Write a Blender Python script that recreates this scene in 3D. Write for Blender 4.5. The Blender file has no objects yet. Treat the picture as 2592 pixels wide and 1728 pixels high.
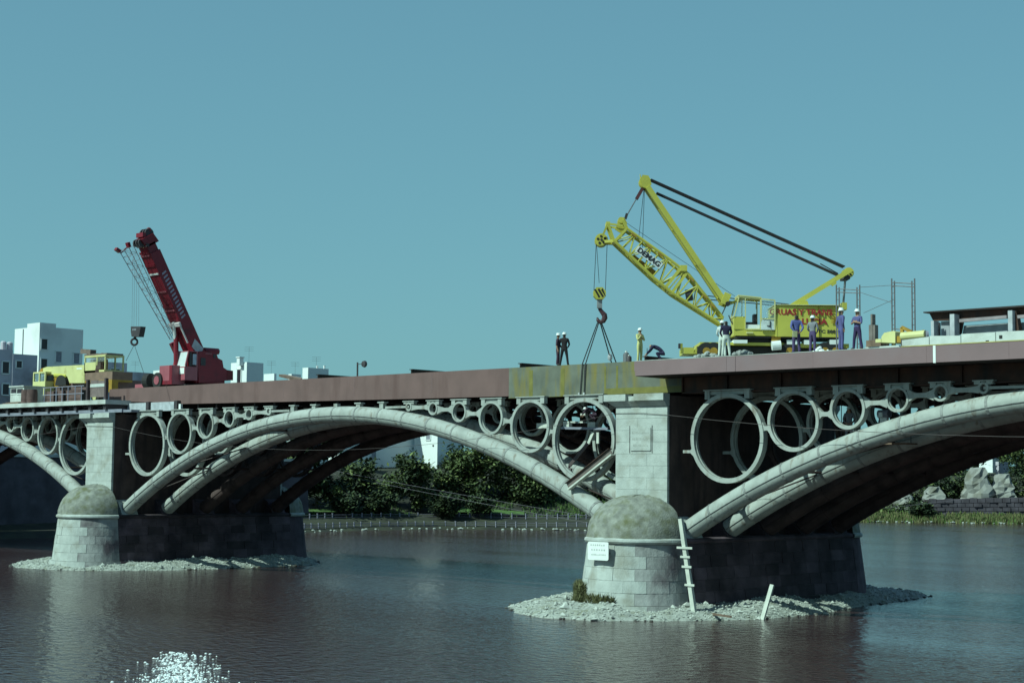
import bpy, bmesh, math, random
import numpy as np
from mathutils import Vector, Matrix
random.seed(7); rs = np.random.RandomState(11)
R = math.radians
sc = bpy.context.scene
col = sc.collection
# ------------------------------------------------------------------ camera, sky, sun, exposure
CAM = Vector((75.028, -61.871, 6.575)); FPX = 4175.235
_y, _p, _r = R(44.015), R(4.657), R(0.559)
F_ = Vector((-math.sin(_y)*math.cos(_p), math.cos(_y)*math.cos(_p), math.sin(_p)))
R0 = Vector((math.cos(_y), math.sin(_y), 0)); U0 = R0.cross(F_)
R_ = R0*math.cos(_r)+U0*math.sin(_r); U_ = -R0*math.sin(_r)+U0*math.cos(_r)
cd = bpy.data.cameras.new('camera'); cam = bpy.data.objects.new('camera', cd); col.objects.link(cam)
cd.sensor_width = 36; cd.lens = FPX/2592*36; cd.clip_end = 5000; cd.clip_start = .5
M = Matrix((R_, U_, -F_)).transposed().to_4x4(); M.translation = CAM; cam.matrix_world = M
sc.camera = cam
SUN_AZ, SUN_EL = R(255), R(44)          # direction towards the sun, measured from +x
w = bpy.data.worlds.new('World'); sc.world = w; w.use_nodes = True
nt = w.node_tree; nt.nodes.clear()
sky = nt.nodes.new('ShaderNodeTexSky'); sky.sky_type = 'NISHITA'; sky.sun_disc = False
sky.sun_elevation = SUN_EL; sky.sun_rotation = R(90)-SUN_AZ
sky.air_density = 1.0; sky.dust_density = 1.6; sky.ozone_density = 1.0
tint = nt.nodes.new('ShaderNodeMix'); tint.data_type = 'RGBA'; tint.blend_type = 'MULTIPLY'; tint.inputs[0].default_value = 1
tint.inputs[7].default_value = (.62, .98, .98, 1)
bgn = nt.nodes.new('ShaderNodeBackground'); bgn.inputs[1].default_value = .111
flat = nt.nodes.new('ShaderNodeMix'); flat.data_type = 'RGBA'; flat.inputs[0].default_value = .72
tcn = nt.nodes.new('ShaderNodeTexCoord'); sxyz = nt.nodes.new('ShaderNodeSeparateXYZ'); rmp = nt.nodes.new('ShaderNodeValToRGB'); cr = rmp.color_ramp
for q, c in ((0, (.160, .405, .455)), (.12, (.146, .385, .455)), (.28, (.102, .270, .400)), (.5, (.060, .145, .340)), (1, (.04, .095, .25))):
    e = cr.elements[0] if q == 0 else (cr.elements[1] if q == 1 else cr.elements.new(q)); e.position = q; e.color = (*c, 1)
scl = nt.nodes.new('ShaderNodeMix'); scl.data_type = 'RGBA'; scl.blend_type = 'MULTIPLY'; scl.inputs[0].default_value = 1; scl.inputs[7].default_value = (10, 10, 10, 1)
nt.links.new(tcn.outputs['Generated'], sxyz.inputs[0]); nt.links.new(sxyz.outputs[2], rmp.inputs[0]); nt.links.new(rmp.outputs[0], scl.inputs[6]); nt.links.new(scl.outputs[2], flat.inputs[7])
wo = nt.nodes.new('ShaderNodeOutputWorld')
nt.links.new(sky.outputs[0], tint.inputs[6]); nt.links.new(tint.outputs[2], flat.inputs[6]); nt.links.new(flat.outputs[2], bgn.inputs[0]); nt.links.new(bgn.outputs[0], wo.inputs[0])
sl = bpy.data.lights.new('sun', 'SUN'); sl.energy = 5.0; sl.angle = R(.53); sl.color = (.73, 1.0, .89)
so = bpy.data.objects.new('sun', sl); col.objects.link(so)
sd = Vector((math.cos(SUN_AZ)*math.cos(SUN_EL), math.sin(SUN_AZ)*math.cos(SUN_EL), math.sin(SUN_EL)))
so.rotation_euler = sd.to_track_quat('Z', 'Y').to_euler(); so.location = (20, -80, 80)
sc.view_settings.view_transform = 'Standard'; sc.view_settings.look = 'None'
sc.view_settings.exposure = .0; sc.view_settings.gamma = 1; sc.view_settings.use_curve_mapping = False
sc.cycles.max_bounces = 6; sc.cycles.diffuse_bounces = 3; sc.cycles.glossy_bounces = 3; sc.cycles.transparent_max_bounces = 6

# ------------------------------------------------------------------ helpers
def ray(u, v): return F_+R_*((u-1296)/FPX)+U_*((864-v)/FPX)
def at(u, v, y=None, x=None, z=None, D=None):
    """where the line of sight through photo pixel (u, v) meets a real plane of the place"""
    d = ray(u, v)
    if D is not None: return CAM+d*D
    i, val = (1, y) if y is not None else ((0, x) if x is not None else (2, z))
    return CAM+d*((val-CAM[i])/d[i])
V = Vector
class MB:
    def __init__(s): s.v = []; s.f = []; s.m = []
    def add(s, vs, fs, mi=0):
        o = len(s.v); s.v += [tuple(q) for q in vs]; s.f += [tuple(i+o for i in f) for f in fs]; s.m += [mi]*len(fs); return s
    def hexa(s, p, mi=0):      # 8 points: bottom ring then top ring
        return s.add(p, [(3,2,1,0),(4,5,6,7),(0,1,5,4),(1,2,6,5),(2,3,7,6),(3,0,4,7)], mi)
    def box(s, a, b, mi=0):
        (x0,y0,z0),(x1,y1,z1) = a, b
        x0,x1 = min(x0,x1),max(x0,x1); y0,y1 = min(y0,y1),max(y0,y1); z0,z1 = min(z0,z1),max(z0,z1)
        return s.hexa([(x0,y0,z0),(x1,y0,z0),(x1,y1,z0),(x0,y1,z0),(x0,y0,z1),(x1,y0,z1),(x1,y1,z1),(x0,y1,z1)], mi)
    def bar(s, p, q, w, h, up=(0,0,1), mi=0, w2=None, h2=None):
        p = V(p); q = V(q); d = (q-p).normalized(); u = V(up)
        if abs(d.dot(u)) > .98: u = V((0,1,0))
        a = d.cross(u).normalized(); b = a.cross(d)
        w2 = w if w2 is None else w2; h2 = h if h2 is None else h2
        A = [p+a*sx*w/2+b*sy*h/2 for sx,sy in ((-1,-1),(1,-1),(1,1),(-1,1))]
        B = [q+a*sx*w2/2+b*sy*h2/2 for sx,sy in ((-1,-1),(1,-1),(1,1),(-1,1))]
        return s.hexa(A+B, mi)
    def tube(s, p, q, r, r2=None, n=8, cap=True, mi=0):
        return s.path([p, q], [r, r if r2 is None else r2], n, cap, mi)
    def path(s, pts, r, n=8, cap=True, mi=0):
        pts = [V(q) for q in pts]; k = len(pts); rr = r if isinstance(r, (list, tuple)) else [r]*k
        vs = []; prev = None
        for i, q in enumerate(pts):
            d = (pts[min(i+1,k-1)]-pts[max(i-1,0)]).normalized()
            if prev is None:
                u = V((0,0,1)) if abs(d.z) < .9 else V((1,0,0)); a = d.cross(u).normalized()
            else: a = (prev-d*prev.dot(d)).normalized()
            prev = a; b = d.cross(a)
            for j in range(n):
                t = 2*math.pi*j/n; vs.append(q+(a*math.cos(t)+b*math.sin(t))*rr[i])
        fs = [(i*n+j, i*n+(j+1)%n, (i+1)*n+(j+1)%n, (i+1)*n+j) for i in range(k-1) for j in range(n)]
        if cap: fs += [tuple(range(n))[::-1], tuple(range((k-1)*n, k*n))]
        return s.add(vs, fs, mi)
    def prism(s, poly, off, mi=0):   # planar polygon (3D points) swept by off
        n = len(poly); off = V(off); A = [V(q) for q in poly]; B = [q+off for q in A]
        return s.add(A+B, [tuple(range(n))[::-1], tuple(range(n, 2*n))]+[(i,(i+1)%n,n+(i+1)%n,n+i) for i in range(n)], mi)
    def lathe(s, prof, c, a0=0, a1=360, n=24, mi=0, axis='z'):
        full = abs(a1-a0) >= 359.9; k = n if full else n+1; vs = []
        for r, z in prof:
            for j in range(k):
                t = R(a0+(a1-a0)*j/n)
                if axis == 'z': vs.append((c[0]+r*math.cos(t), c[1]+r*math.sin(t), c[2]+z))
                else: vs.append((c[0]+r*math.cos(t), c[1]+z, c[2]+r*math.sin(t)))
        fs = []
        for i in range(len(prof)-1):
            for j in range(k if full else k-1):
                fs.append((i*k+j, i*k+(j+1)%k, (i+1)*k+(j+1)%k, (i+1)*k+j))
        return s.add(vs, fs, mi)
    def sphere(s, c, r, n=10, m=6, mi=0, sz=(1,1,1)):
        vs = []; c = V(c)
        for i in range(m+1):
            p = math.pi*i/m
            for j in range(n):
                t = 2*math.pi*j/n
                vs.append((c.x+r*sz[0]*math.sin(p)*math.cos(t), c.y+r*sz[1]*math.sin(p)*math.sin(t), c.z+r*sz[2]*math.cos(p)))
        return s.add(vs, [(i*n+j,(i+1)*n+j,(i+1)*n+(j+1)%n,i*n+(j+1)%n) for i in range(m) for j in range(n)], mi)
    def disc(s, c, nrm, r, th, n=20, mi=0):    # wheel / sheave
        nrm = V(nrm).normalized(); c = V(c); return s.tube(c-nrm*th/2, c+nrm*th/2, r, n=n, mi=mi)
WP = {}
def wp(o): return WP.get(o.name, V((0,0,0))) if o else V((0,0,0))
def build(mb, name, mat, parent=None, loc=None, smooth=False):
    """world-space shapes -> ONE mesh object (origin at loc, else at its parent's)"""
    org = V(loc) if loc is not None else wp(parent)
    me = bpy.data.meshes.new(name); me.from_pydata([(a-org.x, b-org.y, c-org.z) for a,b,c in mb.v], [], mb.f)
    for m in (mat if isinstance(mat, (list, tuple)) else [mat]): me.materials.append(m)
    if max(mb.m or [0]): me.polygons.foreach_set('material_index', mb.m)
    bm = bmesh.new(); bm.from_mesh(me); bmesh.ops.recalc_face_normals(bm, faces=bm.faces); bm.to_mesh(me); bm.free()
    if smooth:
        me.polygons.foreach_set('use_smooth', [True]*len(me.polygons))
        try: me.set_sharp_from_angle(angle=R(38))
        except Exception: pass
    return place(me, name, parent, org)
def place(me, name, parent=None, org=(0,0,0), rot=None, scale=None):
    o = bpy.data.objects.new(name, me); col.objects.link(o)
    if parent: o.parent = parent
    o.location = V(org)-wp(parent)
    if rot is not None: o.rotation_euler = rot
    if scale is not None: o.scale = scale
    WP[o.name] = V(org); return o
def tag(o, label=None, cat=None, group=None, kind=None):
    if label: o['label'] = label
    if cat: o['category'] = cat
    if group: o['group'] = group
    if kind: o['kind'] = kind
    return o
def thing(name, loc, label, cat, group=None):
    o = bpy.data.objects.new(name, None); col.objects.link(o); o.location = loc; o.empty_display_size = .3
    WP[o.name] = V(loc); return tag(o, label, cat, group)

# ------------------------------------------------------------------ materials
def mat(name, c, rough=.7, var=.18, scale=3., bump=0., bscale=None, stain=None, stain_amt=.0, stain_scale=.6, streak=False, metal=0., spec=.5, objvar=.0):
    m = bpy.data.materials.new(name); m.use_nodes = True; n = m.node_tree.nodes; L = m.node_tree.links
    b = n['Principled BSDF']; b.inputs['Roughness'].default_value = rough; b.inputs['Metallic'].default_value = metal
    b.inputs['Specular IOR Level'].default_value = spec
    g = n.new('ShaderNodeNewGeometry'); out = None
    def noise(s, det=4, mp=None):
        t = n.new('ShaderNodeTexNoise'); t.inputs['Scale'].default_value = s; t.inputs['Detail'].default_value = det
        if mp:
            q = n.new('ShaderNodeMapping'); q.inputs['Scale'].default_value = mp; L.new(g.outputs['Position'], q.inputs[0]); L.new(q.outputs[0], t.inputs['Vector'])
        else: L.new(g.outputs['Position'], t.inputs['Vector'])
        return t
    def mix(a, bb, fac):
        x = n.new('ShaderNodeMix'); x.data_type = 'RGBA'
        for i, q in ((6, a), (7, bb)):
            if isinstance(q, tuple): x.inputs[i].default_value = (*q, 1)
            else: L.new(q, x.inputs[i])
        L.new(fac, x.inputs[0]); return x.outputs[2]
    def ramp(src, lo, hi):
        r = n.new('ShaderNodeMapRange'); r.inputs[1].default_value = lo; r.inputs[2].default_value = hi; L.new(src, r.inputs[0]); return r.outputs[0]
    t = noise(scale)
    out = mix(tuple(q*(1-var) for q in c), tuple(min(1, q*(1+var)) for q in c), ramp(t.outputs[0], .3, .7))
    if stain:
        t2 = noise(stain_scale, 6, (2.6, 2.6, .4) if streak else None)
        out = mix(out, stain, ramp(t2.outputs[0], .62-.35*stain_amt, .78-.2*stain_amt))
    if objvar:
        oi = n.new('ShaderNodeObjectInfo'); hs = n.new('ShaderNodeHueSaturation')
        L.new(ramp(oi.outputs['Random'], 0, 1), hs.inputs['Value'])
        mr = [q for q in n if q.type == 'MAP_RANGE'][-1]; mr.inputs[3].default_value = 1-objvar; mr.inputs[4].default_value = 1+objvar
        L.new(out, hs.inputs['Color']); out = hs.outputs[0]
    L.new(out, b.inputs['Base Color'])
    if bump:
        bn = n.new('ShaderNodeBump'); bn.inputs['Strength'].default_value = bump; bn.inputs['Distance'].default_value = .03
        L.new(noise(bscale or scale*4, 5).outputs[0], bn.inputs['Height']); L.new(bn.outputs[0], b.inputs['Normal'])
    return m
SEAMP = mat('dull_weld', (.17, .10, .105), .7, .3, 3)
DIRT = (.09, .075, .06)
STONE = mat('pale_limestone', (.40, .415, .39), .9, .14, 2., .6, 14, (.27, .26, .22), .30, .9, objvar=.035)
STONE2 = mat('shade_blotched_limestone', (.30, .295, .285), .9, .3, 1.3, .6, 12, (.11, .085, .095), .5, .8, objvar=.05)  # blotchy darker copy, paints the shade where the nose turns from the sun
SHADESTONE = mat('shade_dark_stone', (.085, .055, .066), .9, .4, 1.1, .6, 10, (.03, .018, .025), .45, .6, objvar=.42)  # shade of the pier flanks put into a darker, mottled stone colour
DOME = mat('lichen_grown_stone', (.215, .215, .185), .95, .3, 3., 1., 12, (.12, .12, .06), .42, 1.6)
PWALL = mat('brown_stained_masonry', (.07, .042, .038), .9, .4, .8, .5, 6, (.03, .018, .02), .45, .8, streak=True)
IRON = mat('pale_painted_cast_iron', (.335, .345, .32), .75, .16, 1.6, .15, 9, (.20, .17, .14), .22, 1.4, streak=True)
IRON2 = mat('shade_browned_iron', (.068, .040, .038), .75, .25, 1.4, .15, 9, (.026, .014, .014), .45, 1.2)  # brown inner iron, darkened further to carry the shade under the arches
SEAM = mat('grimy_joint_iron', (.23, .23, .22), .7, .3, 4)
RUST = mat('rusty_girder_steel', (.062, .022, .012), .75, .4, 1.5, .2, 8, (.02, .012, .011), .5, .7, streak=True)
UNDER = mat('shade_dark_steel', (.022, .013, .012), .8, .3, 1.2)  # near-black base colour stands in for the shade beneath the deck
PRIMER = mat('red_lead_primer_steel', (.158, .086, .080), .65, .12, .8, .05, 9, (.12, .06, .055), .25, .5, streak=True)
PRIMER2 = mat('greyed_primer_steel', (.210, .128, .134), .65, .08, .8, .05, 9, (.20, .135, .145), .3, .4)
GREENP = mat('weathered_green_steel', (.125, .130, .10), .65, .25, 1.1, .08, 8, (.19, .15, .035), .38, .8, streak=True)
GREENY = mat('yellow_stained_steel', (.165, .145, .03), .6, .2, 2.2)
CONC = mat('pale_concrete', (.50, .51, .48), .85, .12, 2, .3, 14, (.30, .29, .26), .3, 1)
DECKC = mat('deck_concrete', (.30, .31, .29), .9, .15, 1.5, .3, 10)
BLUEI = mat('blue_grey_iron', (.22, .22, .27), .6, .15, 2)
YEL = mat('crane_yellow_paint', (.50, .45, .075), .45, .07, 1.2, .04, 6, (.36, .30, .06), .05, .9)
YEL2 = mat('faded_yellow_paint', (.58, .54, .24), .5, .08, 1.2, .04, 6, (.40, .33, .12), .15, 1.3)
OCHRE = mat('ochre_paint', (.34, .19, .02), .5, .2, 2)
BLK = mat('black_rubber', (.015, .013, .013), .8, .2, 4)
DARK = mat('dark_steel', (.045, .035, .04), .6, .25, 4)
ROPE = mat('wire_rope', (.035, .03, .035), .6, .2, 6)
GREYR = mat('grey_rope', (.16, .16, .18), .6, .2, 6)
RED = mat('crane_red_paint', (.20, .006, .018), .5, .15, 1.2, .04, 6, (.11, .006, .014), .3, 1.2)
PINK = mat('light_red_paint', (.32, .08, .10), .5, .1, 2)  # lighter red than the main crane paint
WHITE = mat('white_paint', (.74, .75, .72), .6, .06, 2)
WALLW = mat('whitewashed_wall', (.76, .77, .76), .9, .05, .25, .1, 3, (.60, .60, .60), .15, .2)
WALLG = mat('old_plaster_wall', (.50, .46, .52), .9, .1, .4, .1, 3, (.26, .22, .24), .3, .3)
WIN = mat('dark_window', (.03, .02, .025), .3, .1, 2)
WOODP = mat('bleached_timber', (.52, .52, .46), .8, .12, 3)
WOODB = mat('brown_timber', (.16, .10, .07), .85, .3, 3, .2, 12)
GRAVEL = mat('pale_gravel', (.33, .335, .30), .95, .25, 5, .6, 20, (.20, .20, .15), .3, 1.5)
GRAVEL2 = mat('river_pebble', (.38, .385, .35), .9, .3, 1.7)
BANK = mat('bank_soil', (.035, .036, .02), .95, .4, .5, .4, 3, (.02, .018, .015), .4, .3)
GRASS = mat('bank_grass', (.07, .12, .025), .95, .35, .9)
QUAY = mat('quay_masonry', (.085, .07, .085), .9, .3, .7, .4, 4, (.05, .04, .05), .45, .5)
PLANT = mat('dry_green_plant', (.125, .12, .05), .9, .3, 3)
LEAF = [mat('leaf_dark', (.022, .036, .012), .8, .4, .9), mat('leaf_mid', (.068, .094, .028), .8, .4, .9), mat('leaf_light', (.135, .165, .05), .8, .4, .9)]
BARK = mat('bark', (.06, .05, .04), .9, .3, 3)
ROCKW = mat('white_rock', (.27, .26, .24), .95, .25, .6, .8, 3, (.14, .13, .10), .4, .5)
TILE = mat('plain_roof', (.26, .17, .13), .9, .3, 2)
def glass(name, c, rough=.06):
    m = bpy.data.materials.new(name); m.use_nodes = True; b = m.node_tree.nodes['Principled BSDF']
    b.inputs['Base Color'].default_value = (*c, 1); b.inputs['Roughness'].default_value = rough; b.inputs['Transmission Weight'].default_value = .85; b.inputs['IOR'].default_value = 1.1
    b.inputs['Alpha'].default_value = .45
    return m
GLASS = glass('cab_glass', (.75, .85, .85))
def water():
    m = bpy.data.materials.new('river_water'); m.use_nodes = True; n = m.node_tree.nodes; L = m.node_tree.links
    b = n['Principled BSDF']; b.inputs['Base Color'].default_value = (.052, .027, .027, 1); b.inputs['Roughness'].default_value = .12; b.inputs['IOR'].default_value = 1.40
    g = n.new('ShaderNodeNewGeometry')
    def nz(s, mp, det):
        t = n.new('ShaderNodeTexNoise'); q = n.new('ShaderNodeMapping'); q.inputs['Scale'].default_value = mp
        q.inputs['Rotation'].default_value = (0, 0, R(35)); L.new(g.outputs['Position'], q.inputs[0]); L.new(q.outputs[0], t.inputs['Vector'])
        t.inputs['Scale'].default_value = s; t.inputs['Detail'].default_value = det; return t
    a = nz(1.9, (1, 1.5, 1), 3); c = nz(.045, (.35, 1.6, 1), 3)
    r = n.new('ShaderNodeMapRange'); r.inputs[1].default_value = .40; r.inputs[2].default_value = .58; r.inputs[3].default_value = .5; r.inputs[4].default_value = 1.6
    L.new(c.outputs[0], r.inputs[0])
    bp = n.new('ShaderNodeBump'); bp.inputs['Distance'].default_value = .085; L.new(r.outputs[0], bp.inputs['Strength']); L.new(a.outputs[0], bp.inputs['Height'])
    L.new(bp.outputs[0], b.inputs['Normal']); return m
WATER = water()

# ------------------------------------------------------------------ the setting: river and its far bank
ZW = .1
wm = MB(); wm.add([(-900,-500,ZW),(900,-500,ZW),(900,1500,ZW),(-900,1500,ZW)], [(0,1,2,3)])
tag(build(wm, 'river', WATER), kind='structure')
# far bank: a swept cross section along the water edge
edge = [(-71,-220),(-71,-60),(-70.5,0),(-70.5,20),(-69.5,48),(-69.5,56),(-71,66),(-69,76),(-63,83),(-57,89),(-53,97),(-53,110),(-57,130),(-61,146),(-61,158),(-52,165),(-42,171),(-25,180),(20,200),(60,215),(200,245),(700,300)]
prof = [(-3,-1.2),(0,.05),(1.2,.55),(4,.9),(5.5,1.5),(9,1.9),(13,3.0),(18,4.2),(26,7.2),(40,8.0),(900,8.6)]
bm_ = MB(); n = len(edge); m_ = len(prof); vs = []
for i, e in enumerate(edge):
    a = V(edge[max(i-1,0)]); b = V(edge[min(i+1,n-1)]); t = (b-a).normalized(); nr = V((-t.y, t.x))
    for k, (d, z) in enumerate(prof):
        jit = .0 if k == m_-1 else random.uniform(-.25, .25)
        vs.append((e[0]+nr.x*d, e[1]+nr.y*d, z+jit*min(1, z)))
bm_.add(vs, [(i*m_+k, i*m_+k+1, (i+1)*m_+k+1, (i+1)*m_+k) for i in range(n-1) for k in range(m_-1)])
tag(build(bm_, 'river_bank', BANK, smooth=True), kind='structure')
def bank_frame(s):   # s in metres along the edge polyline
    for i in range(len(edge)-1):
        a = V(edge[i]); b = V(edge[i+1]); l = (b-a).length
        if s <= l or i == len(edge)-2:
            t = (b-a)/l; return a+t*s, V((-t.y, t.x)), t
        s -= l
def bank_z(d):
    for (a, za), (b, zb) in zip(prof, prof[1:]):
        if d <= b: return za+(zb-za)*(d-a)/(b-a)
    return 8.6
# the near bank the photographer stands on
nb = MB(); nb.add([(71,-400,-1),(74,-400,2.5),(80,-400,4.7),(500,-400,5),(71,160,-1),(74,160,2.5),(80,160,4.7),(500,160,5)], [(0,1,5,4),(1,2,6,5),(2,3,7,6)])
tag(build(nb, 'near_bank', BANK), kind='structure')

# ------------------------------------------------------------------ stone piers
def half_w(z): return 3.0-.125*z
RINGX = [4.49, 8.21, 11.08, 13.56, 15.63, 17.62]; RINGZ = [8.44, 9.18, 9.66, 10.03, 10.26, 10.40]; RINGR = [2.11, 1.39, .9, .56, .37, .25]
def pier(xc, label):
    root = thing('stone_pier', (xc, 7.3, 0), label, 'bridge pier', 'stone piers standing in the river')
    # core
    c = MB()
    def stadium(r, z, n=14):
        P = [(xc+r*math.cos(R(180+180*j/n)), r*math.sin(R(180+180*j/n)), z) for j in range(n+1)]
        return P+[(xc+r*math.cos(R(180*j/n)), 14.6+r*math.sin(R(180*j/n)), z) for j in range(n+1)]
    zs = [-1.2, 3.5]; rings = [stadium(half_w(z)-.05, z) for z in zs]; k = len(rings[0])
    c.add(rings[0]+rings[1], [(j, (j+1)%k, k+(j+1)%k, k+j) for j in range(k)]+[tuple(range(k, 2*k))])
    build(c, 'pier_core', SEAM, root)
    u = MB(); u.box((xc-1.59, .165, 3.5), (xc+1.59, 14.435, 10.5)); build(u, 'pier_wall', PWALL, root)
    # ashlar courses of the cutwater and flanks
    left = MB()
    courses = [(.0,.62,.14)]+[(.64+i*.565, .64+(i+1)*.565-.010, 0) for i in range(5)]
    for ci, (z0, z1, pr) in enumerate(courses):
        nst = 8; off = .5*(ci % 2)
        for j in range(nst+1):
            a0 = 180+(j-off)*180/nst; a1 = a0+180/nst
            a0 = max(a0, 180)+.10; a1 = min(a1, 360)-.10
            if a1-a0 < 3: continue
            q = random.uniform(-.012, .012)
            b = MB(); vv = []
            for z in (z0, z1):
                for t in range(4):
                    a = R(a0+(a1-a0)*t/3); r = half_w(z)+pr+q
                    vv += [(xc+r*math.cos(a), r*math.sin(a), z), (xc+(r-.4)*math.cos(a), (r-.4)*math.sin(a), z)]
            f = []
            for t in range(3):
                i0 = t*2; f += [(i0, i0+2, i0+10, i0+8), (i0+1, i0+9, i0+11, i0+3), (i0+8, i0+10, i0+11, i0+9)]
            f += [(0, 8, 9, 1), (6, 7, 15, 14)]
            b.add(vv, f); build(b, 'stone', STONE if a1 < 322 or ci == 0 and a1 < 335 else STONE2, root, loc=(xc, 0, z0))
        y = .0; first = True
        while y < 14.59:
            l = random.uniform(.95, 1.5); l = .6 if first and ci % 2 else l; first = False
            y1 = min(14.6, y+l)
            if 14.6-y1 < .5: y1 = 14.6
            q = random.uniform(-.02, .02)
            for sx in (1, -1):
                P = []
                for z in (z0, z1):
                    r = half_w(z)+pr+q
                    P += [(xc+sx*(r-.4), y+.012, z), (xc+sx*r, y+.012, z), (xc+sx*r, y1-.012, z), (xc+sx*(r-.4), y1-.012, z)]
                if sx > 0: b = MB(); b.hexa(P); build(b, 'stone', SHADESTONE, root, loc=(xc, y, z0))
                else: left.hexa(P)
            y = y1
    tag(build(left, 'shaded_stones', SHADESTONE, root), kind='stuff')
    back = MB(); back.lathe([(half_w(-1.2), -1.2), (half_w(3.45), 3.45)], (xc, 14.6, 0), 0, 180, 16); build(back, 'rear_cutwater', SHADESTONE, root)
    s = MB(); pr_ = [(2.5, 3.46), (2.66, 3.47), (2.72, 3.56), (2.70, 3.66), (2.55, 3.74)]
    s.lathe(pr_, (xc, 0, 0), 180, 360, 28); build(s, 'string_course', STONE, root, smooth=True)
    s = MB(); s.lathe(pr_, (xc, 14.6, 0), 0, 180, 28); build(s, 'string_course', STONE, root, smooth=True); s = MB()
    for sx in (1, -1): s.prism([(xc+sx*(r-.06), 0, z) for r, z in pr_]+[(xc+sx*1.5, 0, 3.72), (xc+sx*1.5, 0, 3.46)], (0, 14.6, 0))
    build(s, 'flank_course', SHADESTONE, root)
    for yc, a0 in ((0, 180), (14.6, 0)):
        d = MB(); P = []; nn = 12
        for i in range(nn+1):
            t = i/nn; P.append((2.58*math.cos(t*math.pi/2)**.80+.02, 3.70+2.02*math.sin(t*math.pi/2)))
        d.lathe(P, (xc, yc, 0), a0, a0+180, 30)
        d.v = [(x+random.uniform(-.03,.03), y+random.uniform(-.03,.03) if abs(y-yc) > .1 else y, z+(random.uniform(-.04,.04) if z > 3.75 else 0)) for x, y, z in d.v]
        build(d, 'domed_cap', DOME, root, smooth=True)
    # tower of dressed blocks
    for yo, yi in ((0., .16), (14.6, 14.44)):
        z = 3.7; ci = 0
        while z < 9.95:
            z1 = min(10.0, z+.572); xs = [-1.61, -.25, 1.61] if ci % 2 else [-1.61, .35, 1.61]
            if ci % 3 == 2: xs = [-1.61, -.7, .75, 1.61]
            for a, b_ in zip(xs, xs[1:]):
                q = random.uniform(0, .008)
                bb = MB(); g = .005
                bb.box((xc+a+g, yo+(q if yo < 1 else -q), z+g), (xc+b_-g, yi, z1-g)); build(bb, 'stone', STONE, root, loc=(xc+a, yo, z))
            z = z1; ci += 1
        sg = -1 if yo < 1 else 1
        f = MB(); f.box((xc-1.5, yo-sg*.02, 3.6), (xc+1.5, yi+sg*.01, 10.0)); build(f, 'mortar_core', SEAM, root)
        b = MB(); b.hexa([(xc-1.66, yo+sg*.05, 10.0), (xc+1.62, yo+sg*.05, 10.0), (xc+1.62, yi, 10.0), (xc-1.66, yi, 10.0), (xc-1.98, yo+sg*.28, 10.26), (xc+1.62, yo+sg*.28, 10.26), (xc+1.62, yi, 10.26), (xc-1.98, yi, 10.26)])
        build(b, 'cornice_moulding', STONE, root)
        for a, b_, zt in ((-2.12, -.72, 10.59), (-.70, -.22, 10.50), (-.20, 1.63, 10.59)):
            t = MB(); t.box((xc+a, yo+sg*(.34 if zt > 10.55 else .16), 10.265), (xc+b_, yi, zt)); build(t, 'cornice_slab', STONE, root, loc=(xc+a, yo, 10.3))
    # skewbacks under the rib feet
    for y in RIBY:
        for sx in (1, -1):
            k_ = MB(); k_.prism([(xc+sx*1.5, y-.62, 3.72), (xc+sx*2.55, y-.62, 3.72), (xc+sx*2.35, y-.62, 4.0), (xc+sx*1.95, y-.62, 4.55), (xc+sx*1.5, y-.62, 4.75)], (0, 1.24, 0))
            build(k_, 'skewback', STONE if y < 1 else SHADESTONE, root, loc=(xc, y, 3.7))
    return root
RIBY = [.98+3.16*i for i in range(5)]
pierL = pier(-24, 'smaller looking pier on the left, with a dull grey dome and no notice board')
pierR = pier(24, 'large pale stone pier with a carved tablet on its tower and a mossy dome')
# tablet and notice board
tb = MB(); p0 = at(1597, 1083, y=0); p1 = at(1648, 1140, y=0)
tb.box((p0.x, -.045, p1.z), (p1.x, .0, p0.z)); tablet = build(tb, 'carved_tablet', STONE, pierR)
g_ = MB()
for side in (0, 1):
    x = p0.x-.09 if side == 0 else p1.x+.05
    g_.box((x, -.03, p1.z-.1), (x+.035, 0, p0.z+.12))
build(g_, 'tablet_edging', SEAM, tablet)
g_ = MB(); H_ = p0.z-p1.z; W_ = p1.x-p0.x
for li in range(3):
    z = p0.z-H_*(.2+.28*li); x = p0.x+.1*W_+(.05*W_ if li == 2 else 0)
    while x < p1.x-.13*W_:
        wd = random.uniform(.03, .07); g_.box((x, -.052, z-.06), (x+wd*.6, -.044, z+random.choice((.0, .05, .06)))); x += wd+.03
build(g_, 'worn_lettering', mat('worn_letter', (.33, .33, .30)), tablet)
sgn = thing('notice_board', at(1522, 1417, y=-2.75), 'small white notice board with rounded corners fixed on the round nose of the right pier', 'sign')
q0 = at(1496, 1369, y=-2.72); q1 = at(1548, 1418, y=-2.72); sx_, sz_ = q1.x-q0.x, q0.z-q1.z
P = []
for cx_, cz_, a0 in ((q1.x-.1, q0.z-.1, 0), (q0.x+.1, q0.z-.1, 90), (q0.x+.1, q1.z+.1, 180), (q1.x-.1, q1.z+.1, 270)):
    for k in range(4): P.append((cx_+.1*math.cos(R(a0+30*k)), -2.95, cz_+.1*math.sin(R(a0+30*k))))
b = MB(); b.prism(P, (0, .04, 0)); build(b, 'board', WHITE, sgn)
b = MB()
for li, nch in enumerate((7, 6, 11)):
    z = q0.z-sz_*(.18+.26*li); x = q0.x+.14*sx_+(.04 if li else 0); st = .72*sx_/nch
    for k in range(nch): b.box((x+k*st, -2.956, z-.035), (x+k*st+st*.55, -2.949, z+random.choice((.02, .035, .04))))
build(b, 'faded_lettering', mat('faded_letter', (.42, .43, .43)), sgn)
b = MB()
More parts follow.
